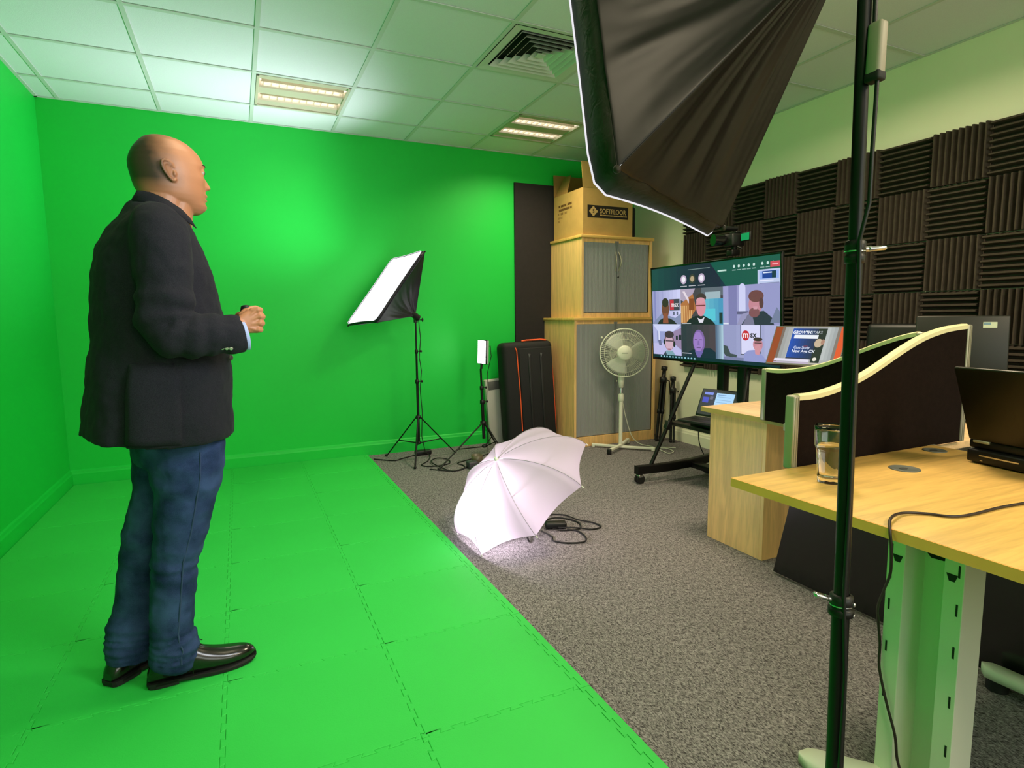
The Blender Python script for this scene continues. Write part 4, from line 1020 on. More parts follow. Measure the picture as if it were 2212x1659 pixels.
p.rect(.36, .10, .80, .78, (170, 214, 250)); p.rect(.39, .16, .60, .19, (110, 150, 200)); p.rect(.39, .24, .72, .26, (130, 170, 210)); p.rect(.39, .36, .74, .38, (130, 170, 210)); p.rect(.39, .46, .66, .48, (130, 170, 210)); p.rect(.80, 0, 1, 1, (6, 26, 20))
p.build('screen', t_)
mb = MB(); mb.bbox((2.84, 2.78, .4105), (3.05, 3.16, .462), .006); tag(mb.build('media_player', black_plastic), 'flat black box under the small laptop on the TV stand shelf', 'box')
cable([(2.86, 3.17, .43), (2.84, 3.23, .43), (2.87, 3.28, .435), (2.83, 3.30, .43), (2.90, 3.34, .42), (2.93, 3.22, .425), (2.95, 3.16, .43)], .003, 'black cable coiled on the TV stand shelf beside the small laptop')
cable([(3.12, 3.36, .40), (3.14, 3.40, .30), (3.15, 3.38, .18), (3.18, 3.30, .07), (3.2, 3.1, .01), (3.2, 2.9, .007)], .004, 'black cable hanging below the TV stand shelf')

# ================================================================ BACK DESK (B) : top, pedestal, screen, monitor
DZ = .72
db = thing('office_desk', (2.6, 1.8, 0), 'wood-topped office desk further from the camera, beside the television', 'desk', 'office desks')
mb = MB(); mb.bbox((2.205, 1.245, DZ-.040), (3.05, 2.37, DZ-.015), .0015); mb.build('desktop', beech_h, db)
mb = MB(); mb.box((2.201, 1.245, DZ-.0395), (2.2045, 2.37, DZ-.0155)); mb.build('edge_band', beech_edge, db)
for yy in (1.30,):
    mb = MB(); mb.bbox((2.60, yy, 0), (2.66, yy+.06, DZ-.041), .003); mb.bbox((2.3, yy, 0.0), (3.0, yy+.06, .03), .004); mb.build('leg', alu, db)
pd = thing('desk_pedestal', (2.6, 2.13, 0), 'tall wooden drawer pedestal standing under the end of the far desk', 'pedestal')
mb = MB(); mb.box((2.232, 1.965, .0), (2.985, 1.985, DZ-.041)); mb.box((2.232, 2.31, 0), (2.985, 2.33, DZ-.041)); mb.box((2.232, 1.985, 0), (2.25, 2.31, DZ-.041)); mb.box((2.25, 1.985, DZ-.06), (2.985, 2.31, DZ-.041)); mb.box((2.25, 1.985, .0), (2.985, 2.31, .05))
mb.build('carcass', beech_v, pd, bevel=.001)
for k in range(3):
    mb = MB(); mb.bbox((2.985, 1.97, .06+k*.205), (3.003, 2.325, .255+k*.205), .002); o = mb.build('drawer', beech_v, pd)
    mb = MB(); mb.bbox((3.003, 2.09, .19+k*.205), (3.02, 2.2, .20+k*.205), .003); mb.build('handle', alu, o)
# ---- wave-topped desk screens
wave = [(0, .936), (.06, .9335), (.14, .944), (.21, .958), (.285, .978), (.37, 1.011), (.485, 1.061), (.60, 1.104), (.73, 1.130), (.85, 1.138)]
def desk_screen(M, Ln, label, bottom=.715, flip=False, zoff=0.):
    """local x along the screen, y thickness, z up; origin at floor below the low end"""
    t_ = thing('desk_screen', M.translation, label, 'desk screen', 'dark wave-topped desk screens')
    P = []
    for k in range(41):
        x = Ln*k/40
        for i in range(len(wave)-1):
            if wave[i][0] <= x <= wave[i+1][0]+1e-6:
                a, b_ = wave[i], wave[i+1]; z = a[1]+(b_[1]-a[1])*(x-a[0])/(b_[0]-a[0])
        P.append((x, z))
    # smooth the profile
    for _ in range(6): P = [P[0]]+[(P[i][0], (P[i-1][1]+P[i][1]*2+P[i+1][1])/4) for i in range(1, len(P)-1)]+[P[-1]]
    body = [(0, -.012, bottom), (Ln, -.012, bottom)]+[(x, -.012, z-.006) for x, z in P[::-1]]
    mb = MB(); mb.prism([M @ Vector(q) for q in body], M.to_3x3() @ Vector((0, .024, 0))); mb.build('fabric_panel', mat('screen_fabric', (26, 17, 14), .95, var=.15, vscale=60, bump=.3, bscale=500, spec=.1), t_)
    mb = MB(); rs = [[M @ Vector((x, -.015, z-.012)), M @ Vector((x, .015, z-.012)), M @ Vector((x, .015, z+.002)), M @ Vector((x, .008, z+.006)), M @ Vector((x, -.008, z+.006)), M @ Vector((x, -.015, z+.002))] for x, z in P]
    mb.rings(rs, 0, True, False); mb.build('top_trim', mat('cream_trim', (222, 212, 170), .4), t_)
    for x, zt in ((-.012, P[0][1]+.003), (Ln+.012, P[-1][1]+.003)):
        mb = MB(); mb.bbox((x-.013, -.017, bottom-.002), (x+.013, .017, zt), .006, 0, M, 3)
        for dx in (-.006, .004): mb.box((x+dx-.001, -.0185, bottom), (x+dx+.001, -.016, zt-.006), 0, M)
        mb.build('end_post', alu, t_)
    for x in (Ln*.2, Ln*.8):
        mb = MB(); mb.bbox((x-.02, -.02, bottom-.03), (x+.02, .02, bottom+.004), .003, 0, M); mb.build('clamp', alu, t_)
    return t_
Ms = Matrix(((1, 0, 0, 1.525), (0, 1, 0, 1.24), (0, 0, 1, 0), (0, 0, 0, 1)))
desk_screen(Ms, .85, 'dark desk screen with cream curved trim on the near desk, behind the water glass', bottom=.715)
Ms = Matrix(((0, -1, 0, 2.188), (-1, 0, 0, 1.93), (0, 0, 1, 0), (0, 0, 0, 1)))
desk_screen(Ms, .645, 'dark desk screen with thin curved trim along the edge of the far desk', bottom=.70)
# monitor showing the slide
n_ = Vector((-.872, -.19, .450)).normalized(); u_ = Vector((.215, -.976, 0)).normalized(); v_ = n_.cross(u_)
mo = thing('monitor', (2.70, 2.15, DZ-.015), 'monitor with orange-edged presentation slide standing on the far desk, right of the television', 'monitor')
MM = frame((2.70, 2.148, 1.020), u_, v_); MW, MH = .381, .226
mb = MB(); mb.bbox((-MW/2, -MH/2, -.022), (MW/2, MH/2, 0), .004, 0, MM)
mb.build('casing', black_plastic, mo)
mb = MB()
for a, b_ in (((-MW/2, -MH/2, 0), (MW/2, -MH/2+.008, .002)), ((-MW/2, MH/2-.005, 0), (MW/2, MH/2, .002)), ((-MW/2, -MH/2, 0), (-MW/2+.004, MH/2, .002)), ((MW/2-.004, -MH/2, 0), (MW/2, MH/2, .002))): mb.box(a, b_, 0, MM)
mb.build('bezel', mat('bezel_silver', (120, 118, 116), .3, metal=.5), mo)
mb = MB(); mb.tube([(2.73, 2.155, 1.0), (2.76, 2.16, .9), (2.76, 2.16, .71)], .018, 0, 12); mb.build('neck', black_plastic, mo)
mb = MB(); mb.bbox((2.66, 2.06, DZ-.0145), (2.84, 2.26, DZ-.003), .006); mb.build('foot', black_plastic, mo)
p = Pic(MM, -MW/2+.004, -MH/2+.008, MW-.008, MH-.013); p.z = .0006
p.rect(0, 0, 1, 1, (170, 170, 172)); p.rect(0, 0, .10, 1, (150, 66, 30)); p.rect(.10, 0, .14, 1, (120, 104, 96)); p.rect(.92, 0, 1, 1, (224, 84, 34)); p.rect(.88, 0, .92, 1, (126, 116, 108))
p.grad(.14, .0, .30, .86, (158, 160, 160), (178, 180, 182), 3); p.grad(.74, 0, .88, .88, (184, 190, 190), (160, 166, 168), 3)
p.rect(.26, .04, .74, .84, (14, 40, 60)); p.grad(.26, .04, .62, .84, (16, 74, 176), (14, 40, 82), 9); p.rect(.62, .04, .74, .96, (12, 34, 32))
p.text('GROWTH', .398, .15, .0245, (240, 244, 255), bold=.03, xs=.86); p.text('STARS', .603, .15, .0245, (200, 208, 216), xs=.86)
p.rect(.30, .215, .64, .315, (236, 240, 248))
p.text('Case Study', .335, .56, .021, (224, 230, 255), bold=.01, align='LEFT', xs=.9); p.text('New Age CX', .325, .66, .024, (236, 240, 255), bold=.02, align='LEFT', xs=.9)
p.ell(.665, .43, .055, .115, (196, 176, 150)); p.ell(.72, .40, .026, .075, (170, 130, 112)); p.ell(.50, .52, .03, .03, (92, 50, 92)); p.ell(.67, .86, .028, .05, (230, 226, 214)); p.rect(.26, .84, .62, .87, (40, 40, 60))
p.rect(.10, .87, .60, .94, (226, 220, 238)); p.rect(.10, .96, .60, .985, (196, 176, 206)); p.rect(.60, .955, .90, 1, (186, 180, 170))
p.build('screen', mo)['label'] = 'lit screen reading GROWTHSTARS'

# second dark monitor, seen from behind, with a pale sticker
m2 = thing('monitor', (2.85, 1.55, DZ-.015), 'dark switched-off monitor with small pale sticker, behind the desk screens', 'monitor')
M2 = frame((2.78, 1.53, 1.045), Vector((.55, -.835, 0)), Vector((.14, .03, 1)))
mb = MB(); mb.bbox((-.10, -.125, -.02), (.225, .128, 0), .006, 0, M2); mb.build('casing', mat('dark_green_black', (26, 26, 22), .45), m2)
mb = MB(); mb.box((.135, .075, .0), (.182, .100, .0012), 0, M2); mb.box((.137, .088, .0012), (.160, .098, .0016), 1, M2); mb.build('sticker', [mat('sticker', (196, 204, 180), .5), mat('sticker_blue', (110, 140, 160), .5)], m2)
mb = MB(); mb.tube([(2.79, 1.54, .98), (2.80, 1.56, .71)], .02, 0, 12); mb.bbox((2.70, 1.46, DZ-.0145), (2.92, 1.68, DZ-.004), .005); mb.build('stand', black_plastic, m2)
m3 = thing('office_chair', (3.02, 1.90, 0), 'black rounded office chair back showing just above the far desk screen', 'chair')
M3 = frame((3.30, 1.98, .885), Vector((.35, -.937, 0)), Vector((.04, 0, 1)))
mb = MB(); mb.bbox((-.21, -.25, -.03), (.21, .245, .03), .028, 0, M3, 4); mb.build('backrest', black_plastic, m3)
mb = MB(); mb.bbox((-.22, -.22, -.03), (.22, .22, .03), .028, 0, Matrix.Translation((3.35, 1.70, .46)) @ Matrix.Translation((.0, .25, 0)), 4); mb.build('seat', casem, m3)
mb = MB(); mb.cyl((3.35, 1.95, .08), (3.35, 1.95, .43), .025); 
for k in range(5): mb.tube([(3.35, 1.95, .09), (3.35+.24*math.cos(k*1.257), 1.95+.24*math.sin(k*1.257), .05)], .014, 0, 8); mb.ell((3.35+.25*math.cos(k*1.257), 1.95+.25*math.sin(k*1.257), .026), (.022, .022, .026))
mb.tube([(3.35, 1.97, .44), (3.345, 1.99, .62), (3.33, 1.99, .75)], .014, 0, 8); mb.build('base', black_metal, m3)

# ================================================================ NEAR DESK (A)
da = thing('office_desk', (1.72, .5, 0), 'wood-topped desk closest to the camera, with the glass and laptop on it', 'desk', 'office desks')
AZ = .72
mb = MB(); mb.bbox((1.257, -.25, AZ-.025), (2.20, 1.222, AZ), .0012); mb.build('desktop', beech, da)
mb = MB(); mb.box((1.2535, -.25, AZ-.0245), (1.2567, 1.222, AZ-.0005)); mb.build('edge_band', mat('edge_olive', (250, 172, 92), .5, var=.05, vscale=10), da)
legm = mat('leg_white', (222, 222, 206), .42, spec=.5)
def leg_assembly(y0, y1):
    fl = .042; x0 = 1.42
    mb = MB()
    # C-profile upright with two face flanges and a recessed channel
    prof = [(x0, y1), (x0, y1-fl), (x0+.028, y1-fl-.004), (x0+.060, y1-fl-.012), (x0+.060, y0+fl+.016), (x0+.022, y0+fl+.004), (x0, y0+fl), (x0, y0), (x0+.085, y0), (x0+.085, y1)]
    mb.rings([[(x, y, .03) for x, y in prof], [(x, y, AZ-.026) for x, y in prof]], 0, False, False)
    o = mb.build('leg', legm, da, bevel=.0015)
    slot_m = mat('slot_dark', (22, 30, 22), .7)
    for yy, zs in ((y1-fl*.5+.010, (.61, .55, .47, .36, .24)), (y0+fl*.5-.010, (.61, .52, .42, .30, .18))):
        for z in zs:
            sl = MB(); sl.box((x0-.0006, yy-.0022, z-.014), (x0+.0006, yy+.0022, z+.014)); sl.build('slot', slot_m, o)
    for yy in (y1-fl*.5-.004, y0+fl*.5+.004):
        sl = MB(); sl.prism([(x0-.0006, yy-.012, .600), (x0-.0006, yy+.012, .600), (x0-.0006, yy+.006, .583), (x0-.0006, yy-.006, .583)], (.001, 0, 0)); sl.build('slot', slot_m, o)
    sl = MB(); sl.prism([(x0+.0595, y0+fl+.02, .665), (x0+.0595, y1-fl-.014, .665), (x0+.0595, y1-fl-.014, .61), (x0+.0595, y1-fl-.025, .598), (x0+.0595, y0+fl+.032, .60), (x0+.0595, y0+fl+.02, .612)], (-.001, 0, 0)); sl.build('cable_port', mat('port_dark', (14, 12, 10), .7), o)
    return o
leg_assembly(.702, .872)
def foot(pts, w, h, name='foot'):
    mb = MB(); rs = []
    a, b_ = Vector(pts[0]), Vector(pts[1]); d = (b_-a).normalized(); s_ = Vector((-d.y, d.x, 0)); L_ = (b_-a).length
    for k in range(13):
        t = k/12; ww = w*min(1, math.sqrt(max(0.0, 1-(1-min(1, t*L_/(w*1.4)))**2))+.05); hh = h
        c = a+d*(L_*t); rs.append([c-s_*ww+Vector((0, 0, -h)), c+s_*ww+Vector((0, 0, -h)), c+s_*ww+Vector((0, 0, -h*.25)), c+s_*ww*.7, c-s_*ww*.7, c-s_*ww+Vector((0, 0, -h*.25))])
    mb.rings(rs, 0, True, True); return mb.build(name, legm, da)
foot([(1.283, .985, .032), (1.46, .78, .032)], .040, .03)
foot([(2.105, .975, .070), (2.122, .72, .070)], .032, .032)
mb = MB(); mb.bbox((1.505, .76, AZ-.085), (2.12, .80, AZ-.026), .003); mb.bbox((2.10, .74, .06), (2.14, .82, AZ-.026), .004); mb.build('cross_beam', legm, da)
mb = MB(); mb.cyl((2.11, .93, .0), (2.11, .93, .039), .03, 0, 16); mb.build('glide', rubber, da)
# modesty panel between the two desks
mp = mat('modesty_dark', (15, 18, 18), .16, spec=.8)
mb = MB(); mb.prism([(2.165, 1.84, .012), (2.165, -.2, .012), (2.165, -.2, .66), (2.165, 1.70, .66)], (.018, 0, 0)); tag(mb.build('modesty_panel', mp, bevel=.002), 'long dark glossy panel standing on the floor behind the desk legs', 'panel')
# cable-port covers in the desktop
def grommet(x, y, label, rx=.041):
    g = thing('cable_grommet', (x, y, AZ), label, 'grommet', 'round grommets in the near desktop')
    mb = MB(); mb.lathe([(rx, 0), (rx, .0022), (rx-.004, .003), (rx-.006, .0018), (0, .0018)], (x, y, AZ), (0, 0, 1), 0, 40); mb.build('cover', mat('grommet_grey', (96, 98, 92), .4), g)
    mb = MB(); mb.prism([(x-.006+.014*math.cos(a), y+.010*math.sin(a), AZ+.0019) for a in [i*PI/8 for i in range(16)]], (0, 0, .0008)); mb.build('notch', mat('notch_dark', (60, 60, 58), .5), g)
grommet(1.784, 1.062, 'grey round cable grommet in the middle of the near desktop')
grommet(2.115, 1.165, 'dark cable grommet near the desk screen, beside the laptop dock', .035)

# glass of water
gl = thing('drinking_glass', (1.455, 1.072, AZ), 'faceted glass half full of water on the near desk corner', 'glass')
glass = mat('clear_glass', (255, 255, 255), .02, trans=1, spec=.5, srgb=False, ior=1.45)
gc = (1.462, 1.068, AZ+.0006); out = []; inn = []
def facet(r, a, s_): return r*(1-.035*s_*(1-abs(math.cos(a*5))))
prof = [(.0305, 0, 0), (.0315, .004, 1), (.033, .02, 1), (.036, .06, 1), (.0385, .092, 1), (.0400, .0985, .3), (.0425, .103, 0), (.0435, .145, 0), (.0438, .158, 0)]
prin = [(.0418, .158, 0), (.0412, .145, 0), (.0395, .105, 0), (.0355, .098, 0), (.033, .06, 0), (.0298, .022, 0), (.027, .014, 0), (.0, .0125, 0)]
mb = MB(); n = 60; rs = []
for r, h_, s_ in prof+prin: rs.append([(gc[0]+facet(r, 2*PI*j/n, s_)*math.cos(2*PI*j/n), gc[1]+facet(r, 2*PI*j/n, s_)*math.sin(2*PI*j/n), gc[2]+h_) for j in range(n)])
mb.rings(rs, 0, False, True); mb.add(rs[0], [tuple(range(n))[::-1]], 0)
mb.build('tumbler', glass, gl)
mb = MB(); mb.lathe([(0, .0128), (.0268, .0143), (.0296, .022), (.0328, .06), (.0353, .098), (.0388, .1045), (.0, .1045)], gc, (0, 0, 1), 0, 48); mb.build('water', mat('water', (250, 255, 250), .0, trans=1, srgb=False, ior=1.33), gl)

# laptop in docking station, lid seen from behind
ul = Vector((-.145, -.989, 0)).normalized(); vl = Vector((-.09, .004, .234)).normalized(); vl = (vl-ul*vl.dot(ul)).normalized()
lp2 = thing('laptop', (2.15, .95, AZ), 'open black laptop in a docking station on the near desk, lid facing the camera', 'laptop')
nl = ul.cross(vl)   # points to camera side
if nl.x > 0: nl = -nl
o0 = Vector((2.062, 1.036, .792)); WL, HL = .35, .245
ML = frame(o0+ul*WL/2+vl*HL/2, ul, vl)
zs = 1 if (ML.to_3x3() @ Vector((0, 0, 1))).x < 0 else -1
lidm = mat('lid_bronze', (30, 26, 18), .32, metal=.35, spec=.6)
mb = MB(); mb.bbox((-WL/2, -HL/2, -.006), (WL/2, HL/2, .006), .005, 0, ML, 3); lid = mb.build('lid', lidm, lp2)
def ringprism(cx_, cy_, r0, r1, M, z0, z1, n=40):
    mb_ = MB(); a = [M @ Vector((cx_+r1*math.cos(2*PI*i/n), cy_+r1*math.sin(2*PI*i/n), z1)) for i in range(n)]; b_ = [M @ Vector((cx_+r0*math.cos(2*PI*i/n), cy_+r0*math.sin(2*PI*i/n), z1)) for i in range(n)]
    mb_.rings([a, b_], 0, False, False); return mb_
lc = (.0, -.03) 
ex = ringprism(-.0+.045, -.012, .0235, .0265, ML, 0, .0066*zs)
ex.text('DELL', .018, ML @ Matrix.Translation((.045, -.012, .0062*zs)) @ (Matrix.Identity(4) if zs > 0 else Matrix.Rotation(PI, 4, 'Y')), 0, .0003, bold=.02, xs=.95)
ex.build('lid_logo', mat('logo_dark', (70, 62, 40), .25, metal=.8), lid)
mb = MB(); mb.bbox((-WL/2+.01, -HL/2+.012, -.0072*zs), (WL/2-.01, HL/2-.01, -.0062*zs), .0004, 0, ML); mb.build('screen', black_gloss, lid)
bd = Vector((.989, -.145, 0))
BM_ = frame(o0+ul*WL/2+Vector((0, 0, -.012)), ul, bd)
mb = MB(); mb.bbox((-WL/2-.002, -.0, -.015), (WL/2, .235, .012), .005, 0, BM_); mb.build('base', black_plastic, lp2)
mb = MB(); mb.bbox((-WL/2+.02, .03, .012), (WL/2-.02, .14, .014), .001, 0, BM_); mb.build('keyboard', mat('key_black', (26, 26, 28), .5), lp2)
mb = MB(); mb.bbox((-WL/2+.006, -.020, -.0555), (WL/2+.06, .12, -.0155), .006, 0, BM_); 
dk = mb.build('docking_station', black_plastic, lp2)
mb = MB(); mb.box((-WL/2+.045, -.0212, -.034), (-WL/2+.155, -.0200, -.030), 0, BM_); mb.box((-WL/2+.048, -.0212, -.048), (-WL/2+.056, -.02, -.046), 0, BM_); mb.build('port_strip', chrome, dk)
mb = MB(); mb.bbox((-WL/2+.012, -.006, .002), (-WL/2+.06, .010, .012), .003, 0, BM_); mb.build('hinge', alu, lp2)

# cable running over the near desk and down its edge
cable([(1.95, .70, AZ+.004), (1.717, .725, AZ+.004), (1.61, .735, AZ+.004), (1.497, .736, AZ+.004), (1.44, .748, AZ+.004), (1.41, .785, AZ+.004), (1.36, .808, AZ+.006), (1.29, .79, AZ+.010), (1.249, .765, AZ-.004), (1.246, .758, .68), (1.26, .765, .62), (1.30, .80, .56), (1.36, .85, .48), (1.405, .875, .42), (1.413, .872, .36), (1.41, .868, .30), (1.41, .845, .22), (1.41, .82, .15), (1.41, .81, .09), (1.41, .79, .05), (1.40, .76, .02), (1.38, .70, .006)], .0032, 'thin black cable crossing the near desktop and hanging down past its leg', m=mat('cable_dark', (40, 26, 22), .5))
# ================================================================ STANDING MAN
FW = Vector((.951, .309, 0)); LF = Vector((-.309, .951, 0)); UZ = Vector((0, 0, 1))
def interp(tab, z):
    """tab: rows (z, a, b, ...) with falling z"""
    if z >= tab[0][0]: return tab[0][1:]
    for i in range(len(tab)-1):
        a, b_ = tab[i], tab[i+1]
        if a[0] >= z >= b_[0]:
            u = (a[0]-z)/(a[0]-b_[0]); u = u*u*(3-2*u) if False else u
            return tuple(a[k]+(b_[k]-a[k])*u for k in range(1, len(a)))
    return tab[-1][1:]
def sring(c, ax, ay, n, e=2.3, twist=0):
    out = []
    for j in range(n):
        t = 2*PI*j/n; cs, sn = math.cos(t), math.sin(t)
        out.append(Vector(c)+Vector(ax)*math.copysign(abs(cs)**(2/e), cs)+Vector(ay)*math.copysign(abs(sn)**(2/e), sn))
    return out
def limb(mb, P, n=24, up=None, m=0):
    """P rows: (point, r1, r2) r1 in the image-side direction, r2 across"""
    pts = [Vector(p[0]) for p in P]; rs = []
    for i, p in enumerate(pts):
        t = (pts[min(i+1, len(pts)-1)]-pts[max(i-1, 0)]).normalized()
        a = (Vector((0, 1, 0))-t*t.y).normalized(); b_ = t.cross(a)
        rs.append([p+b_*P[i][1]*math.cos(2*PI*j/n)+a*P[i][2]*math.sin(2*PI*j/n) for j in range(n)])
    mb.rings(rs, m)
def dense(P, k=5):
    """catmull-rom on rows (point, r1, r2)"""
    out = []
    V = [Vector((*p[0], )) for p in P]
    for i in range(len(P)-1):
        i0, i3 = max(i-1, 0), min(i+2, len(P)-1)
        for s_ in range(k):
            u = s_/k
            f = lambda a, b_, c, d: .5*((2*b_)+(c-a)*u+(2*a-5*b_+4*c-d)*u*u+(3*b_-a-3*c+d)*u**3)
            out.append((f(V[i0], V[i], V[i+1], V[i3]), f(P[i0][1], P[i][1], P[i+1][1], P[i3][1]), f(P[i0][2], P[i][2], P[i+1][2], P[i3][2])))
    out.append((V[-1], P[-1][1], P[-1][2])); return out
def remesh(o, vox, smooth=3, disp=0, dsize=.1, fac=.5, seed=0):
    r = o.modifiers.new('remesh', 'REMESH'); r.mode = 'VOXEL'; r.voxel_size = vox; r.use_smooth_shade = True
    if smooth: s_ = o.modifiers.new('smooth', 'SMOOTH'); s_.iterations = smooth; s_.factor = fac
    if disp:
        tx = bpy.data.textures.new(o.name+'_folds', 'CLOUDS'); tx.noise_scale = dsize; tx.noise_depth = 2
        d = o.modifiers.new('folds', 'DISPLACE'); d.texture = tx; d.strength = disp; d.mid_level = .5; d.texture_coords = 'LOCAL'

# skin, with shaved-hair shadow on the scalp and a faint beard shadow
HY = math.radians(20); HF = Vector((math.cos(HY), math.sin(HY), 0)); HL = Vector((-math.sin(HY), math.cos(HY), 0))
HO = Vector((-.1735, 2.165, 0))      # vertical axis of the head
skin = bpy.data.materials.new('skin'); skin.use_nodes = True
N = skin.node_tree.nodes; L = skin.node_tree.links; b = N['Principled BSDF']
tc = N.new('ShaderNodeTexCoord'); sb = N.new('ShaderNodeVectorMath'); sb.operation = 'SUBTRACT'; sb.inputs[1].default_value = HO; L.new(tc.outputs['Object'], sb.inputs[0])
dt = N.new('ShaderNodeVectorMath'); dt.operation = 'DOT_PRODUCT'; dt.inputs[1].default_value = (*(HF*-.95)[:2], -.22); L.new(sb.outputs[0], dt.inputs[0])
no = N.new('ShaderNodeTexNoise'); no.inputs['Scale'].default_value = 35; no.inputs['Detail'].default_value = 4; L.new(tc.outputs['Object'], no.inputs[0])
ma = N.new('ShaderNodeMath'); ma.operation = 'MULTIPLY_ADD'; ma.inputs[1].default_value = .03; L.new(no.outputs[0], ma.inputs[0]); L.new(dt.outputs['Value'], ma.inputs[2])
mr = N.new('ShaderNodeMapRange'); mr.inputs['From Min'].default_value = -.372; mr.inputs['From Max'].default_value = -.290; L.new(ma.outputs[0], mr.inputs[0])
sz = N.new('ShaderNodeSeparateXYZ'); L.new(tc.outputs['Object'], sz.inputs[0])
zr = N.new('ShaderNodeMapRange'); zr.inputs['From Min'].default_value = 1.555; zr.inputs['From Max'].default_value = 1.61; L.new(sz.outputs[2], zr.inputs[0])
m1 = N.new('ShaderNodeMath'); m1.operation = 'MULTIPLY'; L.new(mr.outputs[0], m1.inputs[0]); L.new(zr.outputs[0], m1.inputs[1])
m2 = N.new('ShaderNodeMath'); m2.operation = 'MULTIPLY'; m2.inputs[1].default_value = .95; L.new(m1.outputs[0], m2.inputs[0])
# beard shadow: low on the face
nz = N.new('ShaderNodeMath'); nz.operation = 'MULTIPLY'; nz.inputs[1].default_value = -1; L.new(sz.outputs[2], nz.inputs[0])
z2 = N.new('ShaderNodeMapRange'); z2.inputs['From Min'].default_value = -1.600; z2.inputs['From Max'].default_value = -1.565; L.new(nz.outputs[0], z2.inputs[0])
z3 = N.new('ShaderNodeMapRange'); z3.inputs['From Min'].default_value = 1.49; z3.inputs['From Max'].default_value = 1.53; L.new(sz.outputs[2], z3.inputs[0])
z4 = N.new('ShaderNodeMath'); z4.operation = 'MULTIPLY'; L.new(z2.outputs[0], z4.inputs[0]); L.new(z3.outputs[0], z4.inputs[1])
z5 = N.new('ShaderNodeMath'); z5.operation = 'MULTIPLY'; z5.inputs[1].default_value = .16; L.new(z4.outputs[0], z5.inputs[0])
mxm = N.new('ShaderNodeMath'); mxm.operation = 'MAXIMUM'; L.new(m2.outputs[0], mxm.inputs[0]); L.new(z5.outputs[0], mxm.inputs[1])
cm1 = N.new('ShaderNodeValToRGB'); cm1.color_ramp.elements[0].position = 0; cm1.color_ramp.elements[1].position = 1
cm1.color_ramp.elements[0].color = (*lin((176, 118, 84)), 1); cm1.color_ramp.elements[1].color = (*lin((36, 31, 24)), 1)
L.new(mxm.outputs[0], cm1.inputs[0]); L.new(cm1.outputs[0], b.inputs['Base Color'])
b.inputs['Roughness'].default_value = .46; b.inputs['Specular IOR Level'].default_value = .45
b.inputs['Subsurface Weight'].default_value = .0; b.inputs['Subsurface Radius'].default_value = (.01, .004, .002); b.inputs['Subsurface Scale'].default_value = .3
n5 = N.new('ShaderNodeTexNoise'); n5.inputs['Scale'].default_value = 420; L.new(tc.outputs['Object'], n5.inputs[0])
bp = N.new('ShaderNodeBump'); bp.inputs['Strength'].default_value = .12; bp.inputs['Distance'].default_value = .001; L.new(n5.outputs[0], bp.inputs['Height']); L.new(bp.outputs[0], b.inputs['Normal'])

body = MB()
# ---- head: rows z, back, front, half width   (metres along HF from the head axis)
hd_t = [(1.7475, -.018, -.006, .006), (1.7445, -.046, .018, .030), (1.738, -.062, .040, .045), (1.729, -.072, .057, .055), (1.716, -.083, .073, .0635), (1.700, -.094, .087, .070), (1.682, -.102, .0965, .0745),
        (1.664, -.107, .101, .0765), (1.645, -.107, .1005, .0770), (1.625, -.103, .100, .0755), (1.605, -.099, .0995, .072), (1.588, -.094, .0995, .069), (1.572, -.086, .1005, .065), (1.558, -.070, .101, .0595),
        (1.545, -.022, .102, .050), (1.533, .004, .0985, .041), (1.523, .026, .088, .029), (1.516, .046, .072, .012)]
def ga(x, s_): return math.exp(-.5*(x/s_)**2)
nose_t = [(1.652, 0, .008), (1.643, .003, .0075), (1.634, .0085, .008), (1.624, .0155, .009), (1.615, .0205, .0120), (1.609, .0225, .0135), (1.604, .0195, .0135), (1.600, .010, .011), (1.596, .003, .011), (1.592, 0, .011)]
def face_off(y, z):
    d = 0
    if 1.592 <= z <= 1.652:
        h_, w_ = interp(nose_t, z); d += h_*ga(y, w_)
    for s_ in (-1, 1):
        d += .0065*ga(y-s_*.0145, .0048)*ga(z-1.604, .0055)            # nostril wing
        d -= .0085*ga(y-s_*.031, .013)*ga(z-1.649, .0085)               # eye socket
        d += .0050*ga(y-s_*.028, .015)*ga(z-1.667, .0050)               # brow ridge
        d += .0040*ga(y-s_*.046, .014)*ga(z-1.622, .012)                # cheek bone
        d -= .0025*ga(y-s_*.030, .006)*ga(z-1.592, .018)                # nasolabial fold
    d += .0075*ga(y, .017)*ga(z-1.580, .0042)+.0075*ga(y, .015)*ga(z-1.566, .0042)-.003*ga(y, .02)*ga(z-1.573, .0022)
    d += .004*ga(y, .022)*ga(z-1.585, .012)
    d -= .0035*ga(y, .018)*ga(z-1.5565, .004)+(-.0055)*ga(y, .016)*ga(z-1.544, .007)
    d += .003*ga(y, .03)*ga(z-1.70, .02)
    return d
nH = 110; rows = []; zz = 1.7475
zsl = [1.7475-.0015*k for k in range(3)]+[1.743-.0022*k for k in range(104)]
zsl = [z for z in zsl if z >= 1.5165]
for z in zsl:
    xb, xf, w_ = interp(hd_t, z); row = []
    xc_ = xb+(xf-xb)*.46
    for j in range(nH):
        t = 2*PI*j/nH; cs, sn = math.cos(t), math.sin(t)
        e = 2.35 if cs > 0 else 2.05
        x = xc_+(xf-xc_ if cs > 0 else xc_-xb)*math.copysign(abs(cs)**(2/e), cs); y = w_*math.copysign(abs(sn)**(2/e), sn)
        if cs > 0: x += face_off(y, z)*min(1, cs*2.2)
        row.append(HO+HF*x+HL*y+UZ*z)
    rows.append(row)
body.rings(rows, 0)
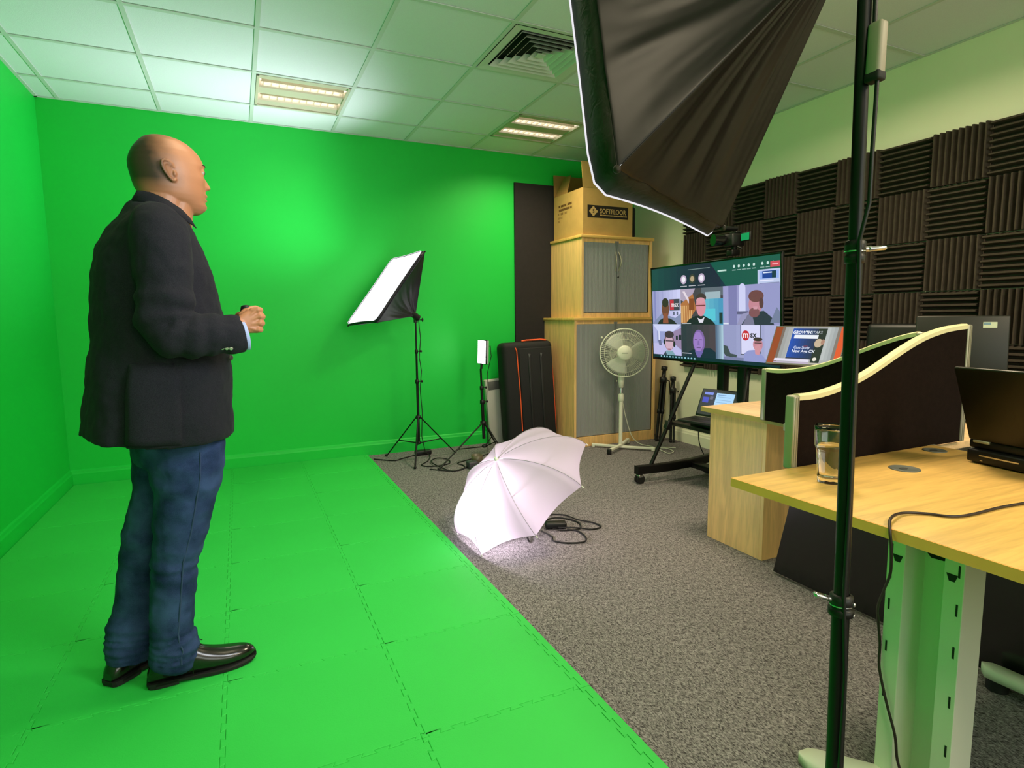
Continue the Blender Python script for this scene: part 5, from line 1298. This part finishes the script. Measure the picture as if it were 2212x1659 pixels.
# ---- neck
limb(body, dense([((-.185, 2.160, 1.60), .070, .058), ((-.193, 2.160, 1.555), .067, .061), ((-.196, 2.162, 1.51), .068, .065), ((-.200, 2.168, 1.46), .080, .085), ((-.205, 2.17, 1.41), .09, .11)], 4), 28)
limb(body, dense([((-.140, 2.165, 1.565), .034, .040), ((-.152, 2.165, 1.525), .042, .048), ((-.175, 2.167, 1.47), .06, .062)], 3), 28)
# ---- ears
for s_ in (-1, 1):
    eo = HO+HF*(-.012)+HL*(s_*.0755)+UZ*1.629
    ex_ = (HF*.97-UZ*.18).normalized(); ez_ = (UZ*.97+HF*(-.17)).normalized(); eo_ = (HL*s_*.75-HF*.55).normalized()
    outl = [(.012, .016, .000), (.010, .026, .003), (.002, .033, .006), (-.009, .032, .010), (-.0155, .024, .013), (-.0175, .012, .014), (-.0155, -.002, .0125), (-.011, -.014, .010), (-.006, -.024, .007), (.001, -.0305, .004), (.007, -.028, .002), (.010, -.020, .0)]
    P_ = [eo+ex_*a*.92+ez_*c*.88+eo_*d*1.25 for a, c, d in outl]
    body.tube([p for p in P_], [.003, .0036, .0040, .0042, .0042, .0040, .0037, .0037, .0042, .0050, .0046, .003], 0, 10)
    inner = [eo+ex_*a*.62+ez_*c*.62+eo_*d*.95 for a, c, d in outl]
    body.tube(inner[1:8], .0026, 0, 8)
    # shell
    cpt = eo+ex_*(-.002)+eo_*.002; vs = P_+[p-eo_*.006 for p in P_]; n_o = len(P_)
    body.rings([[p-eo_*.0015 for p in P_], [p-eo_*.007 for p in P_]], 0)
    body.ell(tuple(eo+ex_*.010+ez_*(-.004)+eo_*.003), (.005, .005, .009))
# ---- eyelids
EY = []
for s_ in (-1, 1):
    e_c = HO+HF*(.0855)+HL*(s_*.031)+UZ*1.6485; EY.append(e_c)
    body.ell(tuple(e_c+UZ*.0035-HF*.0006), (.0128, .0128, .0118)); body.ell(tuple(e_c-UZ*.0058-HF*.0012), (.0115, .0115, .0095))
# ---- trunk and limbs under the clothes
def tr(z, c, d, w_): return sring((c[0], c[1], z), FW*d, LF*w_, 32, 2.2)
body.rings([tr(1.44, (-.21, 2.17), .085, .15), tr(1.38, (-.215, 2.17), .11, .16), tr(1.2, (-.205, 2.17), .13, .15), tr(1.0, (-.21, 2.17), .13, .15), tr(.86, (-.205, 2.17), .12, .155)], 0)
def Hn(xa, y, za): return Vector((xa*.939, 2.0+y, 1.18+(za-1.18)*.939))
# right arm and wrist
limb(body, dense([((-.185, 2.0, 1.40), .05, .05), ((-.19, 1.94, 1.22), .045, .045), ((-.17, 1.93, 1.145), .042, .042), ((-.08, 1.955, 1.148), .036, .036), ((-.015, 1.985, 1.160), .029, .026), ((.012, 1.998, 1.164), .026, .020)], 4), 18)
# back of the hand: slab from wrist to knuckles
hr = []
for u_, (xa, zc, hh, th) in enumerate([(.002, 1.168, .026, .019), (.014, 1.172, .031, .018), (.028, 1.176, .036, .017), (.043, 1.180, .0395, .0155), (.056, 1.181, .041, .0135), (.063, 1.181, .039, .010)]):
    c_ = Hn(xa, -.002+.004*u_/5, zc); hr.append([c_+UZ*hh*math.copysign(abs(math.cos(t))**.75, math.cos(t))+Vector((0, 1, 0))*th*math.copysign(abs(math.sin(t))**.8, math.sin(t)) for t in [2*PI*j/24 for j in range(24)]])
body.rings(hr, 0)
fing = [(.0605, 1.2145, 1.0), (.0665, 1.1935, 1.06), (.0645, 1.1715, 1.0), (.0585, 1.1500, .86)]
for xa, za, k in fing:
    K = Hn(xa, -.008, za)
    Q = [K-Vector((.022, 0, 0)), K, K+Vector((.006, .010, -.001)), K+Vector((.0065, .030*k, -.002)), K+Vector((-.003, .041*k, -.002)), K+Vector((-.022*k, .039*k, -.003)), K+Vector((-.032*k, .028*k, -.003)), K+Vector((-.026*k, .017, -.003))]
    body.tube([*Q], [.0045, .0095*k**.5, .0104*k**.5, .0097*k**.5, .0098*k**.5, .0090*k**.5, .0084*k**.5, .007*k**.5], 0, 12)
    tn = Hn(.018, -.012, 1.17+(za-1.18)*.4); body.tube([tn, tn.lerp(K, .5)+Vector((0, -.003, 0)), K+Vector((-.004, -.002, 0))], [.003, .0036, .005], 0, 8)   # tendons
# thumb lies along the top, over the clicker
T_ = [Hn(.010, .010, 1.190), Hn(.024, .018, 1.207), Hn(.040, .026, 1.2165), Hn(.056, .030, 1.2195), Hn(.068, .028, 1.2150)]
body.tube(T_, [.014, .0130, .0112, .0105, .0085], 0, 12)
# left arm folded in behind, left hand closed round the right fist
limb(body, dense([((-.285, 2.33, 1.40), .05, .05), ((-.285, 2.40, 1.2), .045, .045), ((-.23, 2.40, 1.13), .04, .04), ((-.12, 2.28, 1.135), .034, .034), ((-.02, 2.14, 1.145), .028, .024)], 4), 18)
hr = []
for u_, (x, y, z, hh, th) in enumerate([(-.03, 2.152, 1.160, .026, .019), (-.012, 2.128, 1.166, .030, .017), (.004, 2.104, 1.171, .033, .016), (.018, 2.084, 1.174, .033, .013)]):
    c_ = Vector((x, y, z)); sd = Vector((.77, .64, 0)); hr.append([c_+UZ*hh*math.cos(t)+sd*th*math.sin(t) for t in [2*PI*j/20 for j in range(20)]])
body.rings(hr, 0)
for q, dz in enumerate((.024, .008, -.008, -.024)):
    K = Vector((.020, 2.082, 1.174+dz)); body.tube([K-Vector((.015, -.018, 0)), K, K+Vector((.014, -.018, 0)), K+Vector((.012, -.034, -.001)), K+Vector((-.004, -.042, -.002))], [.009, .0095, .0092, .0088, .0075], 0, 10)
body.tube([(-.005, 2.10, 1.185), (.006, 2.08, 1.198), (.018, 2.066, 1.203)], [.013, .012, .0095], 0, 10)
# legs
RL = [((-.172, 2.095, .90), .10, .10), ((-.176, 2.095, .78), .085, .085), ((-.185, 2.095, .62), .07, .07), ((-.205, 2.095, .47), .056, .056), ((-.235, 2.10, .33), .052, .052), ((-.250, 2.10, .18), .042, .042), ((-.258, 2.10, .09), .036, .036), ((-.262, 2.10, .05), .034, .034)]
LL = [((-.235, 2.25, .90), .10, .10), ((-.245, 2.25, .78), .085, .085), ((-.262, 2.245, .62), .07, .07), ((-.300, 2.24, .47), .056, .056), ((-.345, 2.235, .33), .052, .052), ((-.374, 2.22, .18), .042, .042), ((-.388, 2.205, .09), .034, .034), ((-.394, 2.202, .05), .030, .030)]
limb(body, dense(RL, 4), 20); limb(body, dense(LL, 4), 20)
man = body.build('person', skin, loc=(0, 0, 0)); remesh(man, .0025, 2, fac=.4)
tag(man, 'standing man with shaved head in dark blazer and blue jeans, holding a black clicker', 'person')
# eyes and brows
for s_, e_c in zip((-1, 1), EY):
    mb = MB(); mb.ell(tuple(e_c), (.0122, .0122, .0122)); eo = mb.build('eye', mat('eye_white', (168, 158, 148), .15), man)
    dv = (HF+HL*.04*s_-UZ*.08).normalized(); mb = MB(); mb.lathe([(0, .0127), (.003, .0126), (.0056, .0118), (.0058, .0108)], e_c, dv, 0, 20); mb.build('iris', mat('iris_dark', (34, 20, 12), .1), eo)
    mb = MB(); pts = []
    for k in range(9):
        y_ = s_*(.012+.034*k/8); z_b = 1.6665+.0045*math.sin(PI*k/8*.85); xb, xf, w_ = interp(hd_t, z_b); yy = abs(y_)/w_
        xs_ = xb+(xf-xb)*.46+(xf-(xb+(xf-xb)*.46))*(1-yy**2.35)**(1/2.35)+face_off(y_, z_b)*.97
        pts.append(HO+HF*(xs_-.0004)+HL*y_+UZ*z_b)
    mb.tube([q-HF*.0004 for q in pts], [.0016, .0028, .0034, .0035, .0034, .0030, .0026, .0020, .0012], 0, 8, flat=.8); mb.build('eyebrow', mat('brow_hair', (34, 26, 20), .8), man)

# ---- jacket
jk_m = bpy.data.materials.new('wool_charcoal'); jk_m.use_nodes = True
N = jk_m.node_tree.nodes; L = jk_m.node_tree.links; b = N['Principled BSDF']
b.inputs['Roughness'].default_value = .9; b.inputs['Specular IOR Level'].default_value = .05; b.inputs['Sheen Weight'].default_value = .03; b.inputs['Sheen Roughness'].default_value = .5
tc = N.new('ShaderNodeTexCoord'); n1 = N.new('ShaderNodeTexNoise'); n1.inputs['Scale'].default_value = 900; n1.inputs['Detail'].default_value = 2; L.new(tc.outputs['Object'], n1.inputs[0])
r = N.new('ShaderNodeValToRGB'); L.new(n1.outputs[0], r.inputs[0]); r.color_ramp.elements[0].position = .35; r.color_ramp.elements[1].position = .65
r.color_ramp.elements[0].color = (*lin((26, 26, 31)), 1); r.color_ramp.elements[1].color = (*lin((44, 44, 50)), 1); L.new(r.outputs[0], b.inputs['Base Color'])
bp = N.new('ShaderNodeBump'); bp.inputs['Strength'].default_value = .3; bp.inputs['Distance'].default_value = .001; L.new(n1.outputs[0], bp.inputs['Height']); L.new(bp.outputs[0], b.inputs['Normal'])
jk = MB()
# rows z, apparent back x, front x (already in metres at the body's depth), half width across, rear lift
K_ = 1.0188
jt = [(1.545, -.262, -.205, .055), (1.532, -.285, -.185, .080), (1.51, -.302, -.160, .118), (1.488, -.320, -.136, .152), (1.46, -.343, -.120, .180), (1.413, -.366, -.103, .198), (1.376, -.380, -.086, .202), (1.322, -.390, -.066, .200),
      (1.27, -.395, -.058, .196), (1.20, -.400, -.047, .192), (1.10, -.407, -.038, .195), (1.04, -.418, -.034, .205), (.964, -.430, -.033, .218), (.893, -.440, -.030, .228), (.845, -.446, -.030, .232), (.822, -.449, -.033, .234), (.812, -.449, -.042, .232)]
rows = []
zs_ = [1.545-.012*k for k in range(64)]
nj = 72
def jrow(z, shrink=1.0, lift=0):
    xb, xf, w_ = interp(jt, z); zc = 1.18+(z-1.18)*K_
    xb *= K_; xf *= K_; half = (xf-xb)/2; cx_ = (xf+xb)/2
    dd = math.sqrt(max(half*half-(.21*w_)**2, .0004))/.978
    c = Vector((cx_, 2.17, 0)); row = []
    for j in range(nj):
        t = 2*PI*j/nj; cs, sn = math.cos(t), math.sin(t); e = 2.25
        p = c+FW*dd*shrink*math.copysign(abs(cs)**(2/e), cs)+LF*w_*shrink*math.copysign(abs(sn)**(2/e), sn)
        # vertical drape in the skirt of the jacket
        low = max(0, min(1, (1.05-z)/.25))
        p += (p-c).normalized()*(.006*low*math.sin(5*t+1.3)+.004*low*math.sin(9*t)-.014*low*ga((t-4.05)/.09, 1)+.010*low*ga((t-4.25)/.12, 1))
        # centre-back vent and side vent line
        hz_ = .022*max(0, -cs)*low + .012*max(0, cs)*low*0
        row.append(p+UZ*(zc+hz_*1.2+lift))
    return row
for z in zs_:
    if z >= .812: rows.append(jrow(z))
rows.append(jrow(.812)); rows.append(jrow(.812, .975, .0)); rows.append(jrow(.825, .94, .0)); rows.append(jrow(.86, .90, .0))
jk.rings(rows, 0)
sl_r = dense([((-.205, 2.06, 1.462), .060, .070), ((-.197, 2.015, 1.447), .074, .072), ((-.188, 1.985, 1.40), .078, .072), ((-.184, 1.965, 1.33), .0765, .070), ((-.184, 1.952, 1.26), .074, .068), ((-.190, 1.945, 1.20), .074, .066),
              ((-.178, 1.94, 1.155), .074, .064), ((-.130, 1.94, 1.139), .066, .062), ((-.085, 1.952, 1.139), .0625, .058), ((-.040, 1.966, 1.138), .0610, .054), ((-.004, 1.980, 1.137), .0600, .050), ((.006, 1.984, 1.138), .0595, .049)], 5)
# elbow creases
sl = []
for i, (p, r1, r2) in enumerate(sl_r):
    u = i/len(sl_r); cr_ = .0075*math.sin(i*1.25)*ga(u-.52, .13)+.0025*math.sin(i*.8+1)*ga(u-.8, .12)
    sl.append((p, r1+cr_, r2+cr_))
limb(jk, sl, 32)
e_p = sl[-1][0]; limb(jk, [(e_p, .0595, .049), (e_p-Vector((.012, 0, 0)), .05, .04)], 32)
limb(jk, dense([((-.27, 2.27, 1.462), .060, .068), ((-.285, 2.32, 1.445), .072, .070), ((-.292, 2.36, 1.38), .074, .070), ((-.295, 2.39, 1.28), .070, .066), ((-.285, 2.41, 1.19), .068, .062), ((-.24, 2.405, 1.13), .066, .06), ((-.17, 2.335, 1.125), .060, .056), ((-.10, 2.25, 1.135), .056, .052), ((-.045, 2.18, 1.142), .053, .048)], 5), 28)
jo = jk.build('jacket', jk_m, man, loc=(-.2, 2.17, .79)); remesh(jo, .006, 5, disp=.016, dsize=.085)
jo['label'] = 'dark charcoal blazer'
# side vent: overlapping cloth edge rising from the hem
mb = MB(); vr = []
for k in range(14):
    z = 1.06-.018*k; base = jrow(max(z, .814)); cc_ = sum(base, Vector())/len(base); row = []
    for q in range(9):
        t = 4.10+.62*q/8; j = t/(2*PI)*nj; a_, f_ = int(j), j-int(j); p = base[a_].lerp(base[(a_+1) % nj], f_); o_ = (p-cc_); o_.z = 0; o_.normalize()
        row.append(p+o_*(.0105*(1-q/8)**1.5*min(1, k/4)+.0035-.006*(1-min(1, k/2))))
    vr.append(row)
mb.add([p for r_ in vr for p in r_], [(i*9+q, i*9+q+1, (i+1)*9+q+1, (i+1)*9+q) for i in range(13) for q in range(8)], 0, True)
vo = mb.build('vent_flap', jk_m, jo); so = vo.modifiers.new('s', 'SOLIDIFY'); so.thickness = .003
# collar standing round the neck, lapels down the front
mb = MB(); cen = Vector((-.196, 2.165, 0)); rs0, rs1, rs2, rs3 = [], [], [], []
for k in range(41):
    t = math.radians(-143+286*k/40); fwd_ = (1-math.cos(math.radians(158)-abs(t)*1.0))/2
    a = PI+t      # start at the front opening and go round the back
    d = FW*math.cos(a)+LF*math.sin(a); bk = -math.cos(a)    # 1 at the back
    h_ = 1.497+.075*((bk+1)/2)**.9
    rx = .078 if bk > 0 else .074; cc = cen+FW*(.008)
    rs0.append(cc+d*(rx-.008)+UZ*(h_-.035)); rs1.append(cc+d*(rx-.014)+UZ*h_); rs2.append(cc+d*(rx-.007)+UZ*(h_+.002)); rs3.append(cc+d*(rx+.014)+UZ*(h_-.036))
for A_, B_ in ((rs0, rs1), (rs1, rs2), (rs2, rs3)):
    vs = A_+B_; n_ = len(A_); mb.add(vs, [(i, i+1, n_+i+1, n_+i) for i in range(n_-1)], 0, True)
co = mb.build('collar', jk_m, jo); so = co.modifiers.new('s', 'SOLIDIFY'); so.thickness = .003
# front edge (lapel roll) along the opening
for s_ in (-1, 1):
    pts = []
    for k in range(15):
        u = k/14; z = 1.465-.38*u; xb, xf, w_ = interp(jt, z)
        pts.append(Vector((xf*K_-.012, 2.17, 1.18+(z-1.18)*K_))+LF*s_*(.012+.055*(1-u))*1.0+FW*(-.012*(1-u)))
    mb = MB(); mb.tube(pts, .007, 0, 8, flat=.6); mb.build('lapel', jk_m, jo)
for k in range(3):
    c_ = Vector((-.047+.0115*k, 1.9265+.0022*k, 1.100-.001*k)); mb = MB(); mb.lathe([(0, .0022), (.0035, .0028), (.0055, .002), (.006, 0), (.0055, -.002)], c_, (.15, -.95, -.3), 0, 18); mb.build('cuff_button', mat('button_pewter', (196, 188, 178), .3, metal=.7), jo)
mb = MB(); mb.lathe([(0, .003), (.006, .0035), (.009, .002), (.0095, -.002)], (-.028, 2.085, 1.062), (.8, -.6, 0), 0, 20); mb.build('front_button', mat('button_dark', (60, 54, 50), .35), jo)
# pale shirt cuff below the wrist
mb = MB(); rs = []
for k, (x, r1, r2) in enumerate([(-.03, .040, .034), (.008, .0435, .036), (.0215, .044, .0365), (.022, .0415, .034), (.0, .038, .031)]):
    rs.append([Vector((x, 1.984+.004*k/4, 1.137-.004))+UZ*r1*math.cos(2*PI*j/28)+Vector((-.22, .97, 0))*r2*math.sin(2*PI*j/28)+Vector((.006*math.cos(2*PI*j/28)*-1, 0, 0)) for j in range(28)])
mb.rings(rs, 0, False); mb.build('shirt_cuff', mat('shirt_blue', (150, 164, 206), .8), man)

# ---- jeans
jn_m = bpy.data.materials.new('denim'); jn_m.use_nodes = True
N = jn_m.node_tree.nodes; L = jn_m.node_tree.links; b = N['Principled BSDF']; b.inputs['Roughness'].default_value = .85; b.inputs['Specular IOR Level'].default_value = .15
tc = N.new('ShaderNodeTexCoord'); n1 = N.new('ShaderNodeTexNoise'); n1.inputs['Scale'].default_value = 9; n1.inputs['Detail'].default_value = 5; L.new(tc.outputs['Object'], n1.inputs[0])
n2 = N.new('ShaderNodeTexNoise'); n2.inputs['Scale'].default_value = 700; L.new(tc.outputs['Object'], n2.inputs[0])
ad = N.new('ShaderNodeMath'); ad.operation = 'MULTIPLY_ADD'; ad.inputs[1].default_value = .35; L.new(n2.outputs[0], ad.inputs[0]); L.new(n1.outputs[0], ad.inputs[2])
r = N.new('ShaderNodeValToRGB'); L.new(ad.outputs[0], r.inputs[0]); r.color_ramp.elements[0].position = .5; r.color_ramp.elements[1].position = .86
r.color_ramp.elements[0].color = (*lin((20, 33, 66)), 1); r.color_ramp.elements[1].color = (*lin((60, 77, 122)), 1); L.new(r.outputs[0], b.inputs['Base Color'])
bp = N.new('ShaderNodeBump'); bp.inputs['Strength'].default_value = .25; bp.inputs['Distance'].default_value = .001; L.new(n2.outputs[0], bp.inputs['Height']); L.new(bp.outputs[0], b.inputs['Normal'])
jn = MB()
def legrows(T): return dense([((x, y, z), rx, ry) for z, x, y, rx, ry in T], 5)
RT = [(.86, -.172, 2.10, .112, .105), (.78, -.172, 2.10, .110, .103), (.70, -.175, 2.10, .105, .100), (.61, -.187, 2.10, .089, .090), (.52, -.203, 2.10, .080, .082), (.43, -.225, 2.10, .068, .074), (.38, -.231, 2.10, .067, .072), (.31, -.239, 2.10, .066, .070),
      (.25, -.246, 2.10, .064, .068), (.195, -.252, 2.10, .062, .066), (.165, -.251, 2.10, .063, .066), (.140, -.245, 2.10, .071, .072), (.118, -.250, 2.10, .066, .069), (.095, -.252, 2.10, .070, .072), (.066, -.262, 2.10, .064, .068)]
LT = [(.86, -.232, 2.25, .108, .102), (.78, -.240, 2.25, .104, .10), (.70, -.252, 2.25, .098, .096), (.60, -.268, 2.245, .086, .088), (.52, -.297, 2.24, .080, .080), (.43, -.325, 2.24, .072, .074), (.34, -.345, 2.24, .069, .070), (.26, -.357, 2.235, .068, .068),
      (.20, -.370, 2.225, .068, .067), (.17, -.379, 2.215, .074, .072), (.14, -.384, 2.21, .070, .07), (.115, -.388, 2.205, .071, .07), (.085, -.391, 2.202, .066, .066), (.066, -.393, 2.20, .062, .064)]
for T in (RT, LT):
    R_ = legrows(T); R2 = []
    for i, (p, r1, r2) in enumerate(R_):
        w1 = .0035*math.sin(i*1.7)*max(ga(p.z-.42, .07), ga(p.z-.13, .05)*1.2, ga(p.z-.68, .07)*.7)
        R2.append((p, r1+w1, r2+w1))
    limb(jn, R2, 32)
jn.rings([tr(.90, (-.205, 2.17), .125, .165), tr(.84, (-.205, 2.17), .132, .172), tr(.78, (-.205, 2.17), .130, .170), tr(.73, (-.208, 2.17), .115, .150)], 0)
jno = jn.build('jeans', jn_m, man, loc=(-.2, 2.17, .06)); remesh(jno, .0055, 4, disp=.012, dsize=.07)
jno['label'] = 'dark blue denim jeans'
# outer side seam and pocket stitch on the right leg
seam = mat('denim_seam', (46, 60, 98), .8)
mb = MB(); mb.tube([(x+rx*.40, y-ry*.93, z) for z, x, y, rx, ry in RT[1:-1]], .0028, 0, 6); mb.build('side_seam', seam, jno)

# ---- shoes
sh_m = mat('black_leather', (20, 17, 15), .22, spec=.6, bump=.06, bscale=90, coat=.3)
def shoe(heel, ang, label):
    d = Vector((math.cos(ang), math.sin(ang), 0)); s_ = Vector((-d.y, d.x, 0)); O_ = Vector(heel); LN = .318
    T = [(0, .018, .045, .016), (.02, .027, .062, .012), (.07, .033, .080, .010), (.16, .0355, .096, .010), (.27, .036, .104, .010), (.36, .038, .108, .009), (.44, .041, .103, .009), (.50, .043, .092, .008), (.58, .045, .080, .008), (.70, .0465, .069, .008), (.80, .043, .064, .009), (.88, .037, .060, .011), (.94, .028, .055, .014), (.98, .018, .046, .019), (1.0, .008, .036, .024)]
    mb = MB(); rs = []
    for t, w_, h_, z0 in T:
        c = O_+d*(LN*t); row = []
        for j in range(28):
            a = 2*PI*j/28; cs, sn = math.cos(a), math.sin(a)
            zc = (h_+z0)/2; zz_ = zc+(h_-z0)/2*math.copysign(abs(sn)**.8, sn)
            ww = w_*(math.copysign(abs(cs)**.8, cs))*(1-.28*max(0, sn)**1.5)
            row.append(c+s_*ww+UZ*zz_)
        rs.append(row)
    mb.rings(rs, 0); up_ = mb.build('shoe', sh_m, man); ss = up_.modifiers.new('s', 'SUBSURF'); ss.levels = 1; ss.render_levels = 2; up_['label'] = label
    mb = MB(); top, bot_ = [], []
    ol = [(t, w_) for t, w_, h_, z0 in T]; zt = {t: z0 for t, w_, h_, z0 in T}
    P_ = [(t, w_+.0035) for t, w_ in ol]+[(t, -w_-.0035) for t, w_ in ol[::-1]]
    lo = [O_+d*(LN*t+(.004 if t > .9 else -.003 if t < .05 else 0))+s_*w_+UZ*(.0095 if t < .32 else max(.0005, zt[t]-.0095 if t > .7 else .0015 if t > .5 else .006)) for t, w_ in P_]
    hi = [p+UZ*.0085 for p in lo]; mb.rings([lo, hi], 0, True, False)
    hp = [(t, w_) for t, w_ in P_ if t < .30]; mb.prism([O_+d*(LN*t)+s_*w_+UZ*.0008 for t, w_ in hp], (0, 0, .0165))
    mb.build('sole', rubber, up_)
    for k, t in enumerate((.40, .44, .48, .52)):
        zc = .112-.0075*k*1.2; c = O_+d*(LN*t)+UZ*zc; mb = MB(); mb.tube([c-s_*.019-UZ*.006, c+UZ*.002, c+s_*.019-UZ*.006], .0021, 0, 6)
        if k == 0:
            for sg in (-1, 1): mb.tube([c+UZ*.003, c+s_*sg*.018+UZ*.012, c+s_*sg*.030+UZ*.001+d*.006, c+s_*sg*.014+d*.012-UZ*.004, c+UZ*.003], .0018, 0, 6); mb.tube([c+UZ*.003, c+s_*sg*.012+d*.02, c+s_*sg*.02+d*.034-UZ*.012], .0016, 0, 6)
        mb.build('lace', mat('lace_black', (12, 11, 11), .8), up_)
    mb = MB(); mb.tube([O_+d*(LN*.40)+s_*sg+UZ*zz__ for sg, zz__ in ((-.0415, .022), (-.041, .045), (-.034, .064), (-.022, .078))], .0011, 0, 5); mb.build('quarter_seam', sh_m, up_)
for nm_, c_ in (('sock', (-.262, 2.10)), ('sock', (-.394, 2.202))):
    mb = MB(); limb(mb, [((*c_, .17), .047, .047), ((*c_, .10), .041, .041), ((*c_, .05), .037, .037)], 20); mb.build(nm_, mat('sock_black', (14, 14, 16), .9), man)
shoe((-.328, 2.098, .0135), math.radians(6), 'right black leather lace-up shoe')
shoe((-.445, 2.152, .0135), math.radians(48), 'left black leather lace-up shoe')
# clicker
cl = MB(); cl.tube([(.016, 2.028, 1.140), (.018, 2.029, 1.17), (.022, 2.030, 1.205), (.025, 2.030, 1.2215), (.0255, 2.030, 1.2265), (.0255, 2.030, 1.2285)], [.011, .014, .0160, .0150, .0105, .004], 0, 20)
tag(cl.build('presentation_clicker', black_plastic), 'small black clicker poking out above the man\'s closed fist', 'clicker')
